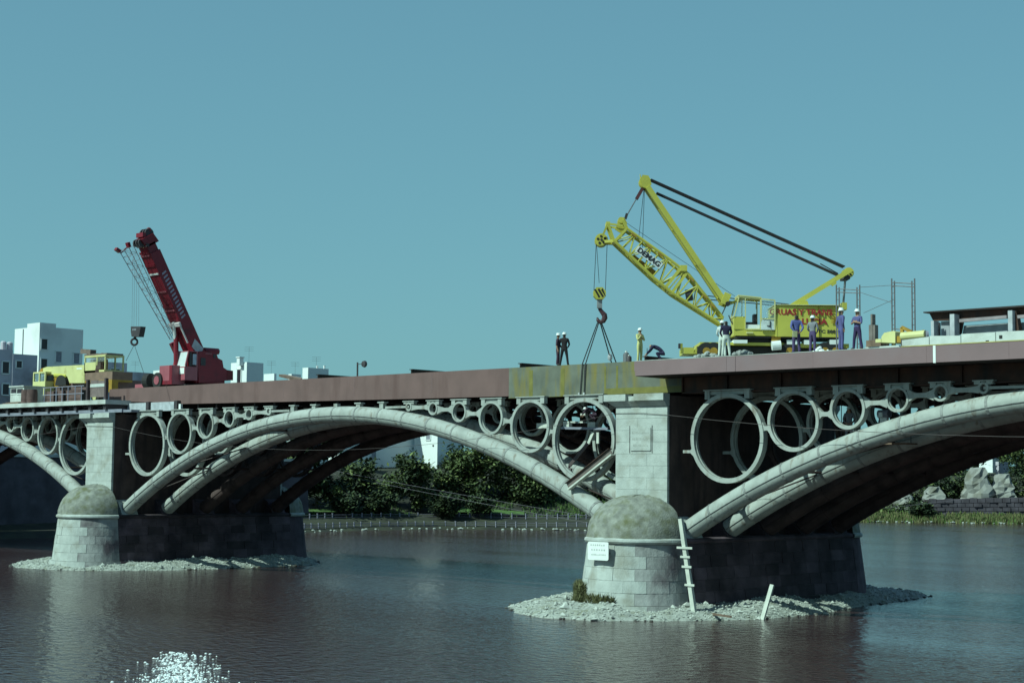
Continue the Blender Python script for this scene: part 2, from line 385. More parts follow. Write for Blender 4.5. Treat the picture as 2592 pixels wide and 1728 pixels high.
for x in (q0.x+.2, q1.x-.2): b.box((x-.03, -2.91, q1.z+.3), (x+.03, -2.4, q1.z+.36))
build(b, 'bracket', DARK, sgn)

# ------------------------------------------------------------------ the iron bridge
bridge = thing('arch_bridge', (0, 7.3, 0), 'long iron arch bridge with round spandrel rings carrying a half finished new steel deck', 'bridge')
RR = 42.6
def rib_z(x): return 10.08-(RR-math.sqrt(RR*RR-x*x))
TH = math.asin(21.95/RR)
def rib_pt(t, dr=0): return (math.sin(t)*(RR+dr), (math.cos(t)*(RR+dr))+10.08-RR)
rm = MB(); rm.path([(rib_pt(-TH+2*TH*i/56)[0], 0, rib_pt(-TH+2*TH*i/56)[1]) for i in range(57)], .475, 16)
coll_t = [math.asin(x/RR) for x in [2.03*i for i in range(-10, 11)]]
def collar_mb(t, mb=None, y=0):
    mb = mb or MB(); a = rib_pt(t-.0014); b = rib_pt(t+.0014)
    return mb.tube((a[0], y, a[1]), (b[0], y, b[1]), .492, n=16)
sm_ = MB(); pts = []
for i in range(57):
    t = -TH+2*TH*i/56; x, z = rib_pt(t); pts.append((x, z))
for sgn_y in (-1, 1):
    vv = []
    for x, z in pts:
        for dy, dz in ((.44, -.10), (.498, -.092), (.498, -.062), (.44, -.05)): vv.append((x, sgn_y*dy, z+dz))
    sm_.add(vv, [(i*4+j, i*4+j+1, (i+1)*4+j+1, (i+1)*4+j) for i in range(56) for j in range(3)])
rib_me = seam_me = None; ring_me = {}; ring_me2 = {}; coll_me = {}; coll_all = None
def ring_mesh(i, mt, key):
    r = RINGR[i]; t = .19 if i == 0 else (.155 if i == 1 else (.13 if i == 2 else .10)); d = .17 if i < 3 else .14
    b = MB(); b.lathe([(r, -d), (r, d), (r-t, d), (r-t, -d), (r, -d)], (0, 0, 0), 0, 360, 48 if i < 3 else 24, axis='y')
    # flange inside the ring
    if i < 4: b.lathe([(r-t+.01, -.03), (r-t-.04, -.03), (r-t-.04, .03), (r-t+.01, .03)], (0, 0, 0), 0, 360, 48, axis='y')
    return b
for bay, xc in enumerate((-48, 0, 48)):
    for ri, y in enumerate(RIBY):
        mt = IRON
        if rib_me is None:
            o = build(rm, 'arch_rib', IRON, bridge, loc=(0, 0, 0), smooth=True); rib_me = o.data
            o.location = V((xc, y, 0))-wp(bridge); WP[o.name] = V((xc, y, 0))
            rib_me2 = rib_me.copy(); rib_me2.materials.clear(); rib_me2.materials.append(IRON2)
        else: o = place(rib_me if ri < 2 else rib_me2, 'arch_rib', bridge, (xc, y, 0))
        rib = o
        if seam_me is None:
            s2 = build(sm_, 'seam_flange', SEAM, None, loc=(0, 0, 0)); seam_me = s2.data
            s2.parent = rib; WP[s2.name] = wp(rib)
        else:
            if ri == 2 and bay == 0: seam_dark = seam_me.copy(); seam_dark.materials.clear(); seam_dark.materials.append(IRON2)
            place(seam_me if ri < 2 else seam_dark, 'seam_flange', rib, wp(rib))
        if ri == 0:
            for k, t in enumerate(coll_t):
                if k not in coll_me:
                    c_ = build(collar_mb(t), 'collar', SEAM, None, loc=(0, 0, 0)); coll_me[k] = c_.data; c_.parent = rib; WP[c_.name] = wp(rib)
                else: place(coll_me[k], 'collar', rib, wp(rib))
        else:
            if coll_all is None:
                cm = MB()
                for t in coll_t: collar_mb(t, cm)
                c_ = build(cm, 'collars', SEAM, None, loc=(0, 0, 0)); coll_all = c_.data; c_.parent = rib
            else:
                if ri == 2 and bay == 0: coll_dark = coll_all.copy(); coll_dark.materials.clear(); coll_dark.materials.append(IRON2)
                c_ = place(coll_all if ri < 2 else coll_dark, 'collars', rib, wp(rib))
            WP[c_.name] = wp(rib); tag(c_, kind='stuff')
        links = MB()
        for sg in (1, -1):
            for i in range(6):
                X = xc-sg*24+sg*RINGX[i]; Z = RINGZ[i]; r = RINGR[i]
                if i not in ring_me:
                    o = build(ring_mesh(i, IRON, 0), 'spandrel_ring', IRON, bridge, loc=(0, 0, 0), smooth=True); ring_me[i] = o.data
                    o.location = V((X, y, Z))-wp(bridge); WP[o.name] = V((X, y, Z))
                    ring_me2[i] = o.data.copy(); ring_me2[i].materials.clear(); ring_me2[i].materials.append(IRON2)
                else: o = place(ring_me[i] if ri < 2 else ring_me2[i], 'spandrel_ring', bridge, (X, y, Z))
                # bracket up to the deck
                bw = (1.15, .85, .62, .45, .34, .28)[i]; zt = 10.73; zb = Z+r*(.90 if i < 2 else .8)
                k = MB()
                for sx in (-1, 1): k.box((X+sx*bw-.14 if sx > 0 else X-bw-.14, y-.13, min(zb-.05, Z+math.sqrt(max(.01, r*r-(bw*.9)**2)) if bw < r else zb)), (X+sx*bw+.14, y+.13, zt-.02))
                k.box((X-bw-.2, y-.17, zt-.05), (X+bw+.2, y+.17, zt))
                k.box((X-bw, y-.05, Z+r-.06), (X+bw, y+.05, zt-.05))
                if ri == 0: build(k, 'deck_bracket', IRON, bridge, loc=(X, y, zt))
                else: links.add(k.v, k.f)
                # link to the next ring
                k = MB(); xa = X+sg*(r-.03)
                if i < 5: xb = xc-sg*24+sg*(RINGX[i+1]-RINGR[i+1]+.03); zz = RINGZ[i+1]-.22*RINGR[i+1]; zA = zz
                if i < 5:
                    dz = zz-Z; xa = X+sg*math.sqrt(max(.01, (r-.06)**2-dz*dz)); dz2 = zz-RINGZ[i+1]; xb = xc-sg*24+sg*(RINGX[i+1]-math.sqrt(max(.01, (RINGR[i+1]-.04)**2-dz2*dz2)))
                    m1 = xa+(xb-xa)*.3; m2 = xa+(xb-xa)*.7; h0 = .30 if i < 4 else .2; h1 = .10
                    k.prism([(xa, y-.11, zz-h0), (m1, y-.11, zz-h1), (m2, y-.11, zz-h1), (xb, y-.11, zz-h0*.8), (xb, y-.11, zz+h0*.8), (m2, y-.11, zz+h1), (m1, y-.11, zz+h1), (xa, y-.11, zz+h0)], (0, .22, 0))
                else:
                    k.box((X, y-.1, Z-.06), (X+sg*2.0, y+.1, Z+.06))
                if i == 0 :
                    if ri == 0: build(k, 'ring_link', IRON, bridge, loc=(X, y, Z))
                    else: links.add(k.v, k.f)
                    k = MB()
                    dz = -.62; xs_ = X-sg*math.sqrt(r*r-dz*dz)
                    k.prism([(xs_+sg*.06, y-.1, Z+dz-.25), (xs_-sg*.15, y-.1, Z+dz-.07), (xs_-sg*.6, y-.1, Z+dz-.07), (xs_-sg*.6, y-.1, Z+dz+.07), (xs_-sg*.15, y-.1, Z+dz+.07), (xs_+sg*.03, y-.1, Z+dz+.25)], (0, .2, 0))
                if ri == 0: build(k, 'ring_link' if i else 'ring_stub', IRON, bridge, loc=(X, y, Z))
                else: links.add(k.v, k.f)
                # foot on the rib
        for sg in (1, -1):
            for x in (2.03, 4.06):
                kk = MB(); z = rib_z(x)+.44; kk.box((xc+sg*x-.16, y-.13, z-.05), (xc+sg*x+.16, y+.13, 10.72)); kk.box((xc+sg*x-.28, y-.17, 10.66), (xc+sg*x+.28, y+.17, 10.735))
                if ri == 0: build(kk, 'crown_post', IRON, bridge, loc=(xc+sg*x, y, z))
                else: links.add(kk.v, kk.f)
        kk = MB(); kk.box((xc-.16, y-.13, 10.5), (xc+.16, y+.13, 10.72)); links.add(kk.v, kk.f)
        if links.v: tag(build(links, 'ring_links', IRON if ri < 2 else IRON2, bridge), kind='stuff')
# cross bracing tubes between ribs
xb_ = MB()
for bay in (-48, 0, 48):
    for x in (-16.2, -8.1, 0, 8.1, 16.2): xb_.tube((bay+x, RIBY[0]+.4, rib_z(x)), (bay+x, RIBY[4]-.4, rib_z(x)), .07, n=6)
    for x0, x1, i in ((-20, -16.2, 0), (-16.2, -12, 0), (16.2, 20, 0)):
        xb_.tube((bay+x0, RIBY[i]+.3, rib_z(x0)), (bay+x1, RIBY[i+1]-.3, rib_z(x1)), .045, n=6)
tag(build(xb_, 'cross_bracing', IRON2, bridge), kind='stuff')
# new deck: slab, cross beams, web plates, fascia
dk = MB(); dk.box((-25.6, 1.80, 12.05), (24.05, 13.4, 12.33)); dk.box((24.06, -.5, 11.98), (76, 15.1, 12.12)); build(dk, 'deck_slab', DECKC, bridge)
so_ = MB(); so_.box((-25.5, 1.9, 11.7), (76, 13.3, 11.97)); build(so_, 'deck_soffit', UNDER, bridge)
cbm = None
for i in range(49):
    x = -21.5+2.03*i
    b = MB()
    if cbm is None:
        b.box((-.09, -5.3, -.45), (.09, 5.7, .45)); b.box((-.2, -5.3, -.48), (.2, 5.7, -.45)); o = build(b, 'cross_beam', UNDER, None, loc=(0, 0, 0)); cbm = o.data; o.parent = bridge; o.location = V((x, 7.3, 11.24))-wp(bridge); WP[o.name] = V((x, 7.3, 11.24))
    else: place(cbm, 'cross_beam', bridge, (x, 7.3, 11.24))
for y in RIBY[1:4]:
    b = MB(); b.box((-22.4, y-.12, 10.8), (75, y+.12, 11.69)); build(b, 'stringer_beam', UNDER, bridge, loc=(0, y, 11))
zb_ = [(-25.7, 11.56), (-21.5, 11.36), (-16.9, 11.13), (-6.8, 11.02), (4.24, 10.91), (13.35, 10.84)]
YF = 1.75
for (xa, za), (xb, zb) in zip(zb_, zb_[1:]):
    b = MB(); b.prism([(xa, YF, za), (xb, YF, zb), (xb, YF, 12.36), (xa, YF, 12.36)], (0, .08, 0)); build(b, 'fascia_plate', PRIMER, bridge, loc=(xa, YF, 12))
for xa, xb in ((13.35, 18.74), (18.77, 25.6)):
    b = MB(); b.box((xa+.004, YF, 10.74), (xb, YF+.08, 12.36 if xb < 21 else 11.86)); build(b, 'fascia_plate', GREENP, bridge, loc=(xa, YF, 12))
b = MB(); b.box((18.775, YF, 11.863), (22.1, YF+.08, 12.36)); build(b, 'fascia_plate', GREENP, bridge)
b = MB(); b.prism([(22.1, YF, 11.863), (24.0, YF, 11.863), (24.0, YF, 12.36), (22.1, YF, 12.36)], (0, .08, 0)); build(b, 'fascia_plate', PRIMER2, bridge)
for u in (1344, 1424, 1532, 1562):
    p = at(u, 980, y=YF); b = MB(); b.box((p.x-(.13 if u < 1500 else .06), YF-.006, 10.76), (p.x+(.13 if u < 1500 else .06), YF-.002, 12.18)); build(b, 'yellow_stain_band', GREENY, bridge, loc=(p.x, YF, 11))
b = MB(); b.box((20.2, YF-.005, 10.75), (25.55, YF-.002, 11.05)); build(b, 'yellow_stain_band', GREENY, bridge)
b = MB(); b.box((13.35, YF-.03, 10.725), (25.6, YF+.09, 10.735)); build(b, 'plate_edge', GREENY, bridge)
b = MB(); b.box((18.74, YF-.004, 10.76), (18.77, YF+.02, 12.34)); build(b, 'plate_joint', DARK, bridge)
b = MB(); b.box((25.6, 1.1, 10.7), (25.66, 1.9, 11.9)); build(b, 'end_plate', RUST, bridge)
YR = -.55
jx = at(2362, 900, y=YR).x; j2 = at(1861, 930, y=YR).x
for xa, xb in ((24.07, j2), (j2+.02, jx), (jx+.12, 52), (52.02, 76)):
    b = MB(); b.box((xa, YR, 11.44), (xb, YR+.08, 12.15)); build(b, 'fascia_plate', PRIMER2, bridge, loc=(xa, YR, 12))
b = MB(); b.box((jx, YR-.01, 11.42), (jx+.12, YR+.08, 12.15)); build(b, 'white_joint_strip', WHITE, bridge)
b = MB(); b.box((jx-1.5, YR-.015, 12.15), (76, YR+.3, 12.19)); build(b, 'yellow_edge_strip', mat('yellow_edge', (.40, .34, .12)), bridge)
b = MB(); b.box((24.1, YR-.01, 12.152), (jx-1.55, YR+.25, 12.175)); build(b, 'worn_deck_edge', CONC, bridge)
b = MB(); b.box((24.07, YR+.08, 11.42), (76, 1.7, 11.47)); build(b, 'overhang_soffit', UNDER, bridge)
gw = MB(); gw.box((25.7, 1.2, 10.62), (76, 1.28, 11.41)); gw.box((25.7, 1.0, 10.60), (76, 1.6, 10.65)); gird = build(gw, 'edge_girder', RUST, bridge)
for i in range(16):
    b = MB(); x = 28.3+3.05*i; b.box((x, 1.08, 10.66), (x+.03, 1.2, 11.41)); build(b, 'web_stiffener', RUST, gird, loc=(x, 1, 11))
b = MB(); b.box((-25.5, 13.4, 10.85), (24.0, 13.48, 12.36)); b.box((24.06, 15.1, 11.42), (76, 15.18, 12.15)); build(b, 'rear_fascia', PRIMER, bridge)
for x in (-19.5, -12.8, -6.1, .6, 7.3):
    b = MB(); b.box((x, YF-.004, 11.2), (x+.025, YF-.001, 12.33)); build(b, 'weld_seam', SEAMP, bridge, loc=(x, YF, 12))
for x in (29.5, 34.2, 39.8, 43.5):
    b = MB(); b.box((x, YR-.004, 11.46), (x+.02, YR-.001, 12.13)); build(b, 'weld_seam', SEAMP, bridge, loc=(x, YR, 12))
# pale panels and stubs under the left end of the new deck
for ua, ub in ((322, 372), (382, 440)):
    pa, pb = at(ua, 1025, y=1.6), at(ub, 1025, y=1.6); b = MB(); b.box((pa.x, 1.6, 10.70), (pb.x, 1.68, 11.30)); build(b, 'infill_panel', BLUEI if ua < 0 else mat('pale_panel', (.40, .41, .44)), bridge, loc=(pa.x, .5, 11))
for u in (309, 374, 446):
    p = at(u, 1025, y=1.5); b = MB(); b.box((p.x-.16, 1.45, 10.68), (p.x+.16, 1.9, 11.35)); build(b, 'beam_stub', DARK, bridge, loc=(p.x, .4, 11))
p = at(455, 1025, y=1.5); b = MB(); b.box((p.x-.12, 1.5, 10.70), (p.x+.1, 1.66, 11.12)); build(b, 'infill_panel', WHITE, bridge)
b = MB(); b.box((-23.0, .2, 10.62), (-20.5, .9, 10.78)); build(b, 'bearing_plate', BLUEI, bridge)
# old deck over the left bay
od = MB(); od.box((-76, -.25, 11.2), (-23.0, 14.8, 11.5)); build(od, 'old_deck', CONC, bridge)
ob = MB(); ob.box((-76, .1, 10.62), (-21.5, .4, 10.84)); build(ob, 'old_edge_beam', BLUEI, bridge)
b = MB(); b.box((-76, 1.2, 10.9), (-25.8, 13.6, 11.19)); build(b, 'old_soffit', UNDER, bridge)
for i in range(28):
    x = -23.4-1.88*i; b = MB(); b.box((x-.17, -.05, 10.84), (x+.17, 14, 11.2)); build(b, 'old_cross_beam', DARK, bridge, loc=(x, 0, 11))
    if i < 14:
        b = MB(); b.bar((x-.25, .25, 11.17), (x-1.6, .25, 10.87), .05, .05); b.bar((x-.25, .25, 10.87), (x-1.6, .25, 11.17), .04, .04); build(b, 'lattice_brace', DARK, bridge, loc=(x, 0, 11))
# hanging cable along the front
cab = MB()
def sag(p, q, s, n=16): return [V(p).lerp(V(q), i/n)+V((0, 0, -s*4*(i/n)*(1-i/n))) for i in range(n+1)]
A_ = at(1558, 1046, y=-.03); B_ = at(1689, 1050, y=-.03); C_ = at(222, 1078, y=-.03); D_ = at(282, 1079, y=-.03)
cab.path(sag((-60, .2, 8.6), C_, .5), .012, 5); cab.path([C_, D_], .012, 5); cab.path(sag(D_, A_, 1.7), .010, 5); cab.path([A_, (A_+B_)/2+V((0, -.02, .06)), B_], .012, 5); cab.path(sag(B_, (72, -.6, 9.6), 1.3), .012, 5)
tag(build(cab, 'hanging_cable', mat('cable_brown', (.075, .055, .055))), 'thin grey cable strung along the bridge front past both stone towers', 'cable')

# ------------------------------------------------------------------ gravel islands, abutment
def island(poly, H, label, name='gravel_bar'):
    P = [V(q) for q in poly]; n = len(P)
    def inside(x, y):
        c = False
        for i in range(n):
            a, b = P[i], P[i-1]
            if (a.y > y) != (b.y > y) and x < (b.x-a.x)*(y-a.y)/(b.y-a.y)+a.x: c = not c
        return c
    def dist(x, y):
        q = V((x, y)); d = 9e9
        for i in range(n):
            a, b = P[i-1], P[i]; t = max(0, min(1, (q-a).dot(b-a)/(b-a).length_squared)); d = min(d, (q-a-(b-a)*t).length)
        return d
    def h(x, y):
        d = dist(x, y)
        nz = .12*math.sin(x*1.7+y*.9)+.08*math.sin(x*3.1-y*2.3)+.05*math.sin(y*5.1+x)
        if not inside(x, y): return -.35*min(1, d)-.02+nz*.3
        return H*(1-math.exp(-d/1.3))*(1+nz)+.02+nz*.25
    x0 = min(q.x for q in P)-.8; x1 = max(q.x for q in P)+.8; y0 = min(q.y for q in P)-.8; y1 = max(q.y for q in P)+.8
    st = .22; nx = int((x1-x0)/st); ny = int((y1-y0)/st)
    mb = MB(); mb.v = [(x0+i*st, y0+j*st, ZW+h(x0+i*st, y0+j*st)+random.uniform(-.025, .025)) for j in range(ny+1) for i in range(nx+1)]
    mb.f = [(j*(nx+1)+i, j*(nx+1)+i+1, (j+1)*(nx+1)+i+1, (j+1)*(nx+1)+i) for j in range(ny) for i in range(nx)]; mb.m = [0]*len(mb.f)
    o = build(mb, name, GRAVEL, loc=(P[0].x, P[0].y, ZW), smooth=True); tag(o, label, 'gravel bar', kind='structure')
    # loose stones: one mass nobody could count
    vs = []; fs = []; cnt = 0
    base = np.array([(1,0,0),(0,1,0),(-1,0,0),(0,-1,0),(0,0,1),(0,0,-1)], float)
    tri = np.array([(0,1,4),(1,2,4),(2,3,4),(3,0,4),(1,0,5),(2,1,5),(3,2,5),(0,3,5)])
    while cnt < 13000:
        x = random.uniform(x0, x1); y = random.uniform(y0, y1)
        if not inside(x, y) and dist(x, y) > .3: continue
        if abs(x-round((x0+x1)/2)) > 99: continue
        s_ = random.choice((.03, .035, .04, .05, .06, .075)) if random.random() < .985 else random.uniform(.1, .2)
        a = random.uniform(0, 6.3); ca, sa = math.cos(a), math.sin(a)
        b = base*np.array([random.uniform(.8, 1.5), random.uniform(.7, 1.1), random.uniform(.5, .9)])*s_
        b = b+rs.uniform(-.25, .25, b.shape)*s_
        b = np.stack([b[:,0]*ca-b[:,1]*sa, b[:,0]*sa+b[:,1]*ca, b[:,2]], 1)+np.array([x, y, ZW+h(x, y)+s_*.25])
        fs.append(tri+len(vs)*6); vs.append(b); cnt += 1
    me = bpy.data.meshes.new('loose_stones'); me.from_pydata(np.concatenate(vs).tolist(), [], np.concatenate(fs).tolist()); me.materials.append(GRAVEL2)
    s2 = bpy.data.objects.new('loose_stones', me); col.objects.link(s2); tag(s2, label.replace('bar of', 'bed of loose stones on the bar of') if False else 'loose pale stones covering the '+('right' if xy_right(P) else 'left')+' gravel bar', 'stones', kind='stuff')
    wet = MB(); k = 0
    while k < 110:
        x = random.uniform(x0, x1); y = random.uniform(y0, y1)
        if dist(x, y) > .38 or math.sin(x*2.1)+math.sin(y*1.7+x) < .2: continue
        r_ = random.uniform(.04, .12); wet.sphere((x, y, ZW+random.uniform(-.02, .05)), r_, 6, 4, sz=(random.uniform(.9, 1.6), 1, .7)); k += 1
    tag(build(wet, 'wet_stones', WETST, loc=(P[0].x, P[0].y, ZW)), 'dark wet stones along the waterline of the '+('right' if xy_right(P) else 'left')+' gravel bar', 'stones', kind='stuff')
    return h
WETST = mat('wet_stone', (.075, .07, .06), .4, .4, 3)
def xy_right(P): return P[0].x > 0
hR = island([(16.3,0.2),(17.8,-2.6),(20.3,-4.8),(23,-5.7),(25.6,-5.0),(27.6,-2.6),(29.2,-.2),(30.0,2.4),(30.0,6),(29.0,9.5),(28.6,13),(28.2,16),(27.2,21.3),(25,21.5),(22,19),(20.5,15),(20,8),(18.5,3)], .60, 'pale gravel bar around the foot of the right pier')
hL = island([(-30.7,-2.0),(-29.6,-3.2),(-27.3,-4.1),(-24.2,-4.2),(-21.1,-2.5),(-19,0.2),(-18.1,3.0),(-17.7,7),(-17.5,10),(-17.8,14),(-21,17),(-25,19),(-28,15),(-28,5),(-29.5,0)], .52, 'long low gravel bar around the foot of the left pier')
ab = thing('stone_abutment', (-72.5, 7.3, 0), 'dark stone abutment under the far left end of the bridge', 'abutment')
b = MB(); b.box((-76, -.2, -1), (-72, 14.8, 10.6)); build(b, 'abutment_wall', SHADESTONE, ab)
qw = thing('quay_wall', (-72.5, -40, 0), 'tall dark quay wall along the far bank left of the bridge', 'wall')
b = MB(); b.hexa([(-74, -260, -1), (-71.4, -260, -1), (-71.4, -.3, -1), (-74, -.3, -1), (-74, -260, 8), (-72.6, -260, 8), (-72.6, -.3, 8), (-74, -.3, 8)]); build(b, 'wall_face', QUAY, qw)
b = MB(); b.box((-74, -260, 8.01), (-72.4, -.3, 8.3)); build(b, 'coping', CONC, qw)
qw2 = thing('quay_wall', (-73, 30, 0), 'dark quay wall seen in shadow through the middle arch beyond the bridge', 'wall')
b = MB(); b.hexa([(-78, 15, .5), (-75.5, 15, .5), (-77.5, 62, .5), (-80, 62, .5), (-78, 15, 8), (-76.2, 15, 8), (-78.2, 62, 8), (-80, 62, 8)]); build(b, 'wall_face', QUAY, qw2)
b = MB(); b.hexa([(-78, 15, 8.01), (-76, 15, 8.01), (-78, 62, 8.01), (-80, 62, 8.01), (-78, 15, 8.3), (-76, 15, 8.3), (-78, 62, 8.3), (-80, 62, 8.3)]); build(b, 'coping', CONC, qw2)

# pole with cross pieces, loose timbers on the gravel
pb = V((27.75, 0, 0)); pb = at(1757, 1527, x=27.7); pt = at(1723, 1312, y=pb.y-.1)
gp = thing('gauge_post', pb, 'tall pale leaning timber post with short cross pieces, beside the right pier', 'post')
b = MB(); b.bar(pb-V((0,0,.4)), pt, .22, .16, up=(0,1,0), w2=.2); build(b, 'post', WOODP, gp)
for v in (1386, 1409, 1434, 1480):
    t = (1527-v)/(1527-1312); c = pb.lerp(pt, t); l = .5 if v == 1386 else .28
    b = MB(); b.box((c.x-l+(.1 if v == 1386 else 0), c.y-.14, c.z-.05), (c.x+l, c.y-.085, c.z+.05)); build(b, 'cross_piece', WOODP, gp, loc=c)
p0 = at(1925, 1566, z=.12); p1 = at(1955, 1479, y=p0.y+.6)
o = MB(); o.bar(p0-V((0,0,.3)), p1, .20, .10, up=(0,1,0)); tag(build(o, 'leaning_plank', WOODP, loc=p0), 'pale plank sticking up at a slant from the water edge of the right gravel bar', 'plank')
def zon(h, u, v):
    q = at(u, v, z=.4)
    for _ in range(6): q = at(u, v, z=ZW+h(q.x, q.y)+.08)
    return q
p0 = zon(hR, 1750, 1544); p1 = zon(hR, 1850, 1560)
o = MB(); o.bar(p0, p1, .09, .09); tag(build(o, 'timber_baulk', WOODB, loc=p0), 'thin dark timber lying flat on the front slope of the right gravel bar', 'timber')
p0 = zon(hR, 2000, 1508); p1 = zon(hR, 2070, 1512)
o = MB(); o.bar(p0, p1, .22, .12); tag(build(o, 'timber_baulk', WOODB, loc=p0), 'short thick timber lying on the rear right end of the right gravel bar', 'timber')
# scrub clinging to the foot of the right pier
vs = MB()
for k in range(2600):
    aa = random.choice((random.uniform(212, 246), random.uniform(212, 246), random.uniform(212, 285))); a = R(aa); zz_ = random.uniform(.45, 1.75) if aa < 246 else random.uniform(.95, 1.25); r = half_w(zz_)+.02+random.uniform(0, .35)*(1 if aa < 246 else .3); z = zz_-.3
    c = V((24+r*math.cos(a), r*math.sin(a), z)); d = V((random.uniform(-.3,.3), random.uniform(-.3,.3), random.uniform(.1,.5)))*.7; sd_ = V((random.uniform(-1,1), random.uniform(-1,1), 0)).normalized()*.03
    vs.add([c-sd_, c+sd_, c+d], [(0, 1, 2)])
tag(build(vs, 'wall_scrub', PLANT), 'tuft of dry greenish scrub growing round the foot of the right pier', 'scrub', kind='stuff')

# ------------------------------------------------------------------ far bank: trees, bushes, railings, walls
def leaves(mb, c, rad, n, size, pal, clump=.9):
    c = V(c); nc = max(6, n//70); cc = []
    for k in range(nc):
        u = V((random.gauss(0,1), random.gauss(0,1), random.gauss(0,1))).normalized()*random.uniform(.45, 1)**.6
        cc.append((c+V((u.x*rad[0], u.y*rad[1], u.z*rad[2])), random.choices((0,1,2), pal)[0], random.uniform(.6, 1.3)))
    for k in range(n):
        q, mi, s_ = random.choice(cc); p = q+V((random.gauss(0,1), random.gauss(0,1), random.gauss(0,.8)))*clump*.5*s_
        a = V((random.uniform(-1,1), random.uniform(-1,1), random.uniform(-.6,.6))).normalized(); b_ = a.cross(V((random.uniform(-.5,.5), random.uniform(-.5,.5), 1))).normalized()
        l = size*random.uniform(.6, 1.4); w_ = l*.5; m2 = mi if random.random() < .8 else random.choice((0,1,2))
        mb.add([p-a*l*.5, p+b_*w_*.5, p+a*l*.5, p-b_*w_*.5], [(0,1,2,3)], m2)
def tree(base, h, blobs, n, label, pal=(5,4,2), size=.5, group='trees on the far bank', name='tree', clump=1.1, cat='tree'):
    base = V(base); t = thing(name, base, label, cat, group)
    b = MB(); top = base+V((random.uniform(-.3,.3), random.uniform(-.3,.3), h*.72)); mid = base.lerp(top, .5)+V((random.uniform(-.2,.2), random.uniform(-.2,.2), 0))
    r = max(.09, h*.022); b.path([base-V((0,0,.4)), mid, top], [r, r*.7, r*.3], 7)
    for (dx, dy, dz), rd in blobs:
        b.path([base.lerp(top, random.uniform(.35, .7)), base+V((dx*.5, dy*.5, dz-.2*rd[2])), base+V((dx, dy, dz))], [r*.5, r*.35, r*.12], 5)
    build(b, 'trunk', BARK, t)
    b = MB(); tot = sum(rd[0]*rd[1]*rd[2] for _, rd in blobs)
    for (dx, dy, dz), rd in blobs: leaves(b, base+V((dx, dy, dz)), rd, int(n*rd[0]*rd[1]*rd[2]/tot), size, pal, clump)
    build(b, 'crown', LEAF, t); return t
def ground_at(u, D, z=None):
    """ground point of the far bank below photo column u at depth D"""
    q = at(u, 1204, D=D); s_ = min(range(0, 700, 2), key=lambda s: (bank_frame(s)[0]-V((q.x, q.y))).length)
    e, nr, t = bank_frame(s_); d = (V((q.x, q.y))-e).dot(nr); return V((q.x, q.y, bank_z(d)))
def blob_px(u0, v0, u1, v1, D, base, depth=1.):
    a = at((u0+u1)/2, (v0+v1)/2, D=D); s_ = FPX/D; rw = (u1-u0)/2/s_; rh = (v1-v0)/2/s_
    return (tuple(a-base), (rw*.85, rw*.85*depth, rh*.85))
def tree_px(u, D, boxes, n, label, **k):
    base = ground_at(u, D); h = max((at(b[0], b[1], D=D)-base).z for b in boxes)
    return tree(base, h, [blob_px(*b, D, base) for b in boxes], n, label, **k)
tree_px(1255, 214, [(1120,1110,1230,1215),(1200,1125,1360,1240),(1110,1190,1260,1285),(1250,1180,1420,1290),(1190,1090,1290,1170),(1270,1240,1340,1320)], 11000, 'big light green tree right of the white gable seen through the middle arch', pal=(3,5,4), size=.6, clump=1.3)
tree_px(1430, 219, [(1300,1200,1430,1310),(1390,1230,1520,1330),(1340,1150,1480,1250),(1480,1190,1620,1320)], 6500, 'dark shaded tree beside the right pier, seen under the middle arch', pal=(8,1,0), size=.7)
tree_px(1045, 207, [(1000,1165,1090,1235),(1015,1215,1085,1290),(960,1195,1040,1260),(1000,1140,1050,1190)], 4200, 'mid green tree standing below the white gable, seen through the middle arch', pal=(4,4,3), size=.6)
tree_px(925, 212, [(840,1180,960,1260),(900,1210,1010,1290),(880,1160,960,1210)], 4500, 'dark tree with yellowish top left of the white gable, under the middle arch', pal=(6,3,1), size=.62)
tree_px(800, 200, [(700,1150,830,1250),(770,1180,890,1270),(660,1110,760,1220),(720,1080,860,1180)], 5500, 'tall dark tree over the shaded quay wall, deep under the middle arch', pal=(8,1,.5), size=.75)
for i, (u0, v0, u1, v1, D, lab) in enumerate([(1092,1248,1178,1306,203,'large round dark bush on the grass under the middle arch'), (1186,1252,1246,1298,204,'smaller round dark bush right of the large one on the grass'), (840,1245,910,1300,198,'dark clipped bush beside the left railing end under the middle arch'), (905,1240,1010,1300,201,'wide dark bush under the mid green tree on the bank')]):
    base = ground_at((u0+u1)/2, D); c, rd = blob_px(u0, v0, u1, v1, D, base)
    t = thing('bush', base, lab, 'bush', 'bushes on the far bank'); b = MB(); leaves(b, base+V(c), (rd[0], rd[1], rd[2]), 2200, .5, (9,1,0), .8); build(b, 'foliage', LEAF, t)
    b = MB(); b.tube(base-V((0,0,.3)), base+V(c), .12, .04, 6); build(b, 'stem', BARK, t)
for u, D, u0, v0, u1, v1, n, pal, lab in ((880, 226, 800, 1165, 980, 1300, 5200, (7,2,0), 'wide dark tree standing behind the left bushes, under the middle arch'), (1150, 232, 1080, 1150, 1240, 1290, 5200, (6,3,1), 'dark tree directly below the white gable, behind the lighter one'), (1340, 238, 1240, 1120, 1460, 1290, 6500, (6,3,1), 'tall tree behind the big light green one, under the middle arch'), (1500, 236, 1420, 1160, 1600, 1320, 5000, (8,1,0), 'dark tree close behind the right pier under the middle arch'), (740, 222, 640, 1120, 830, 1290, 5000, (8,1,0), 'dark tree hidden deep behind the left pier under the middle arch')):
    tree_px(u, D, [(u0, v0, u1, v1), (u0+20, v0-20, u1-40, v1-50), (u0, v1-60, u1, v1+25)], n, lab, pal=pal, size=.75, clump=1.5)
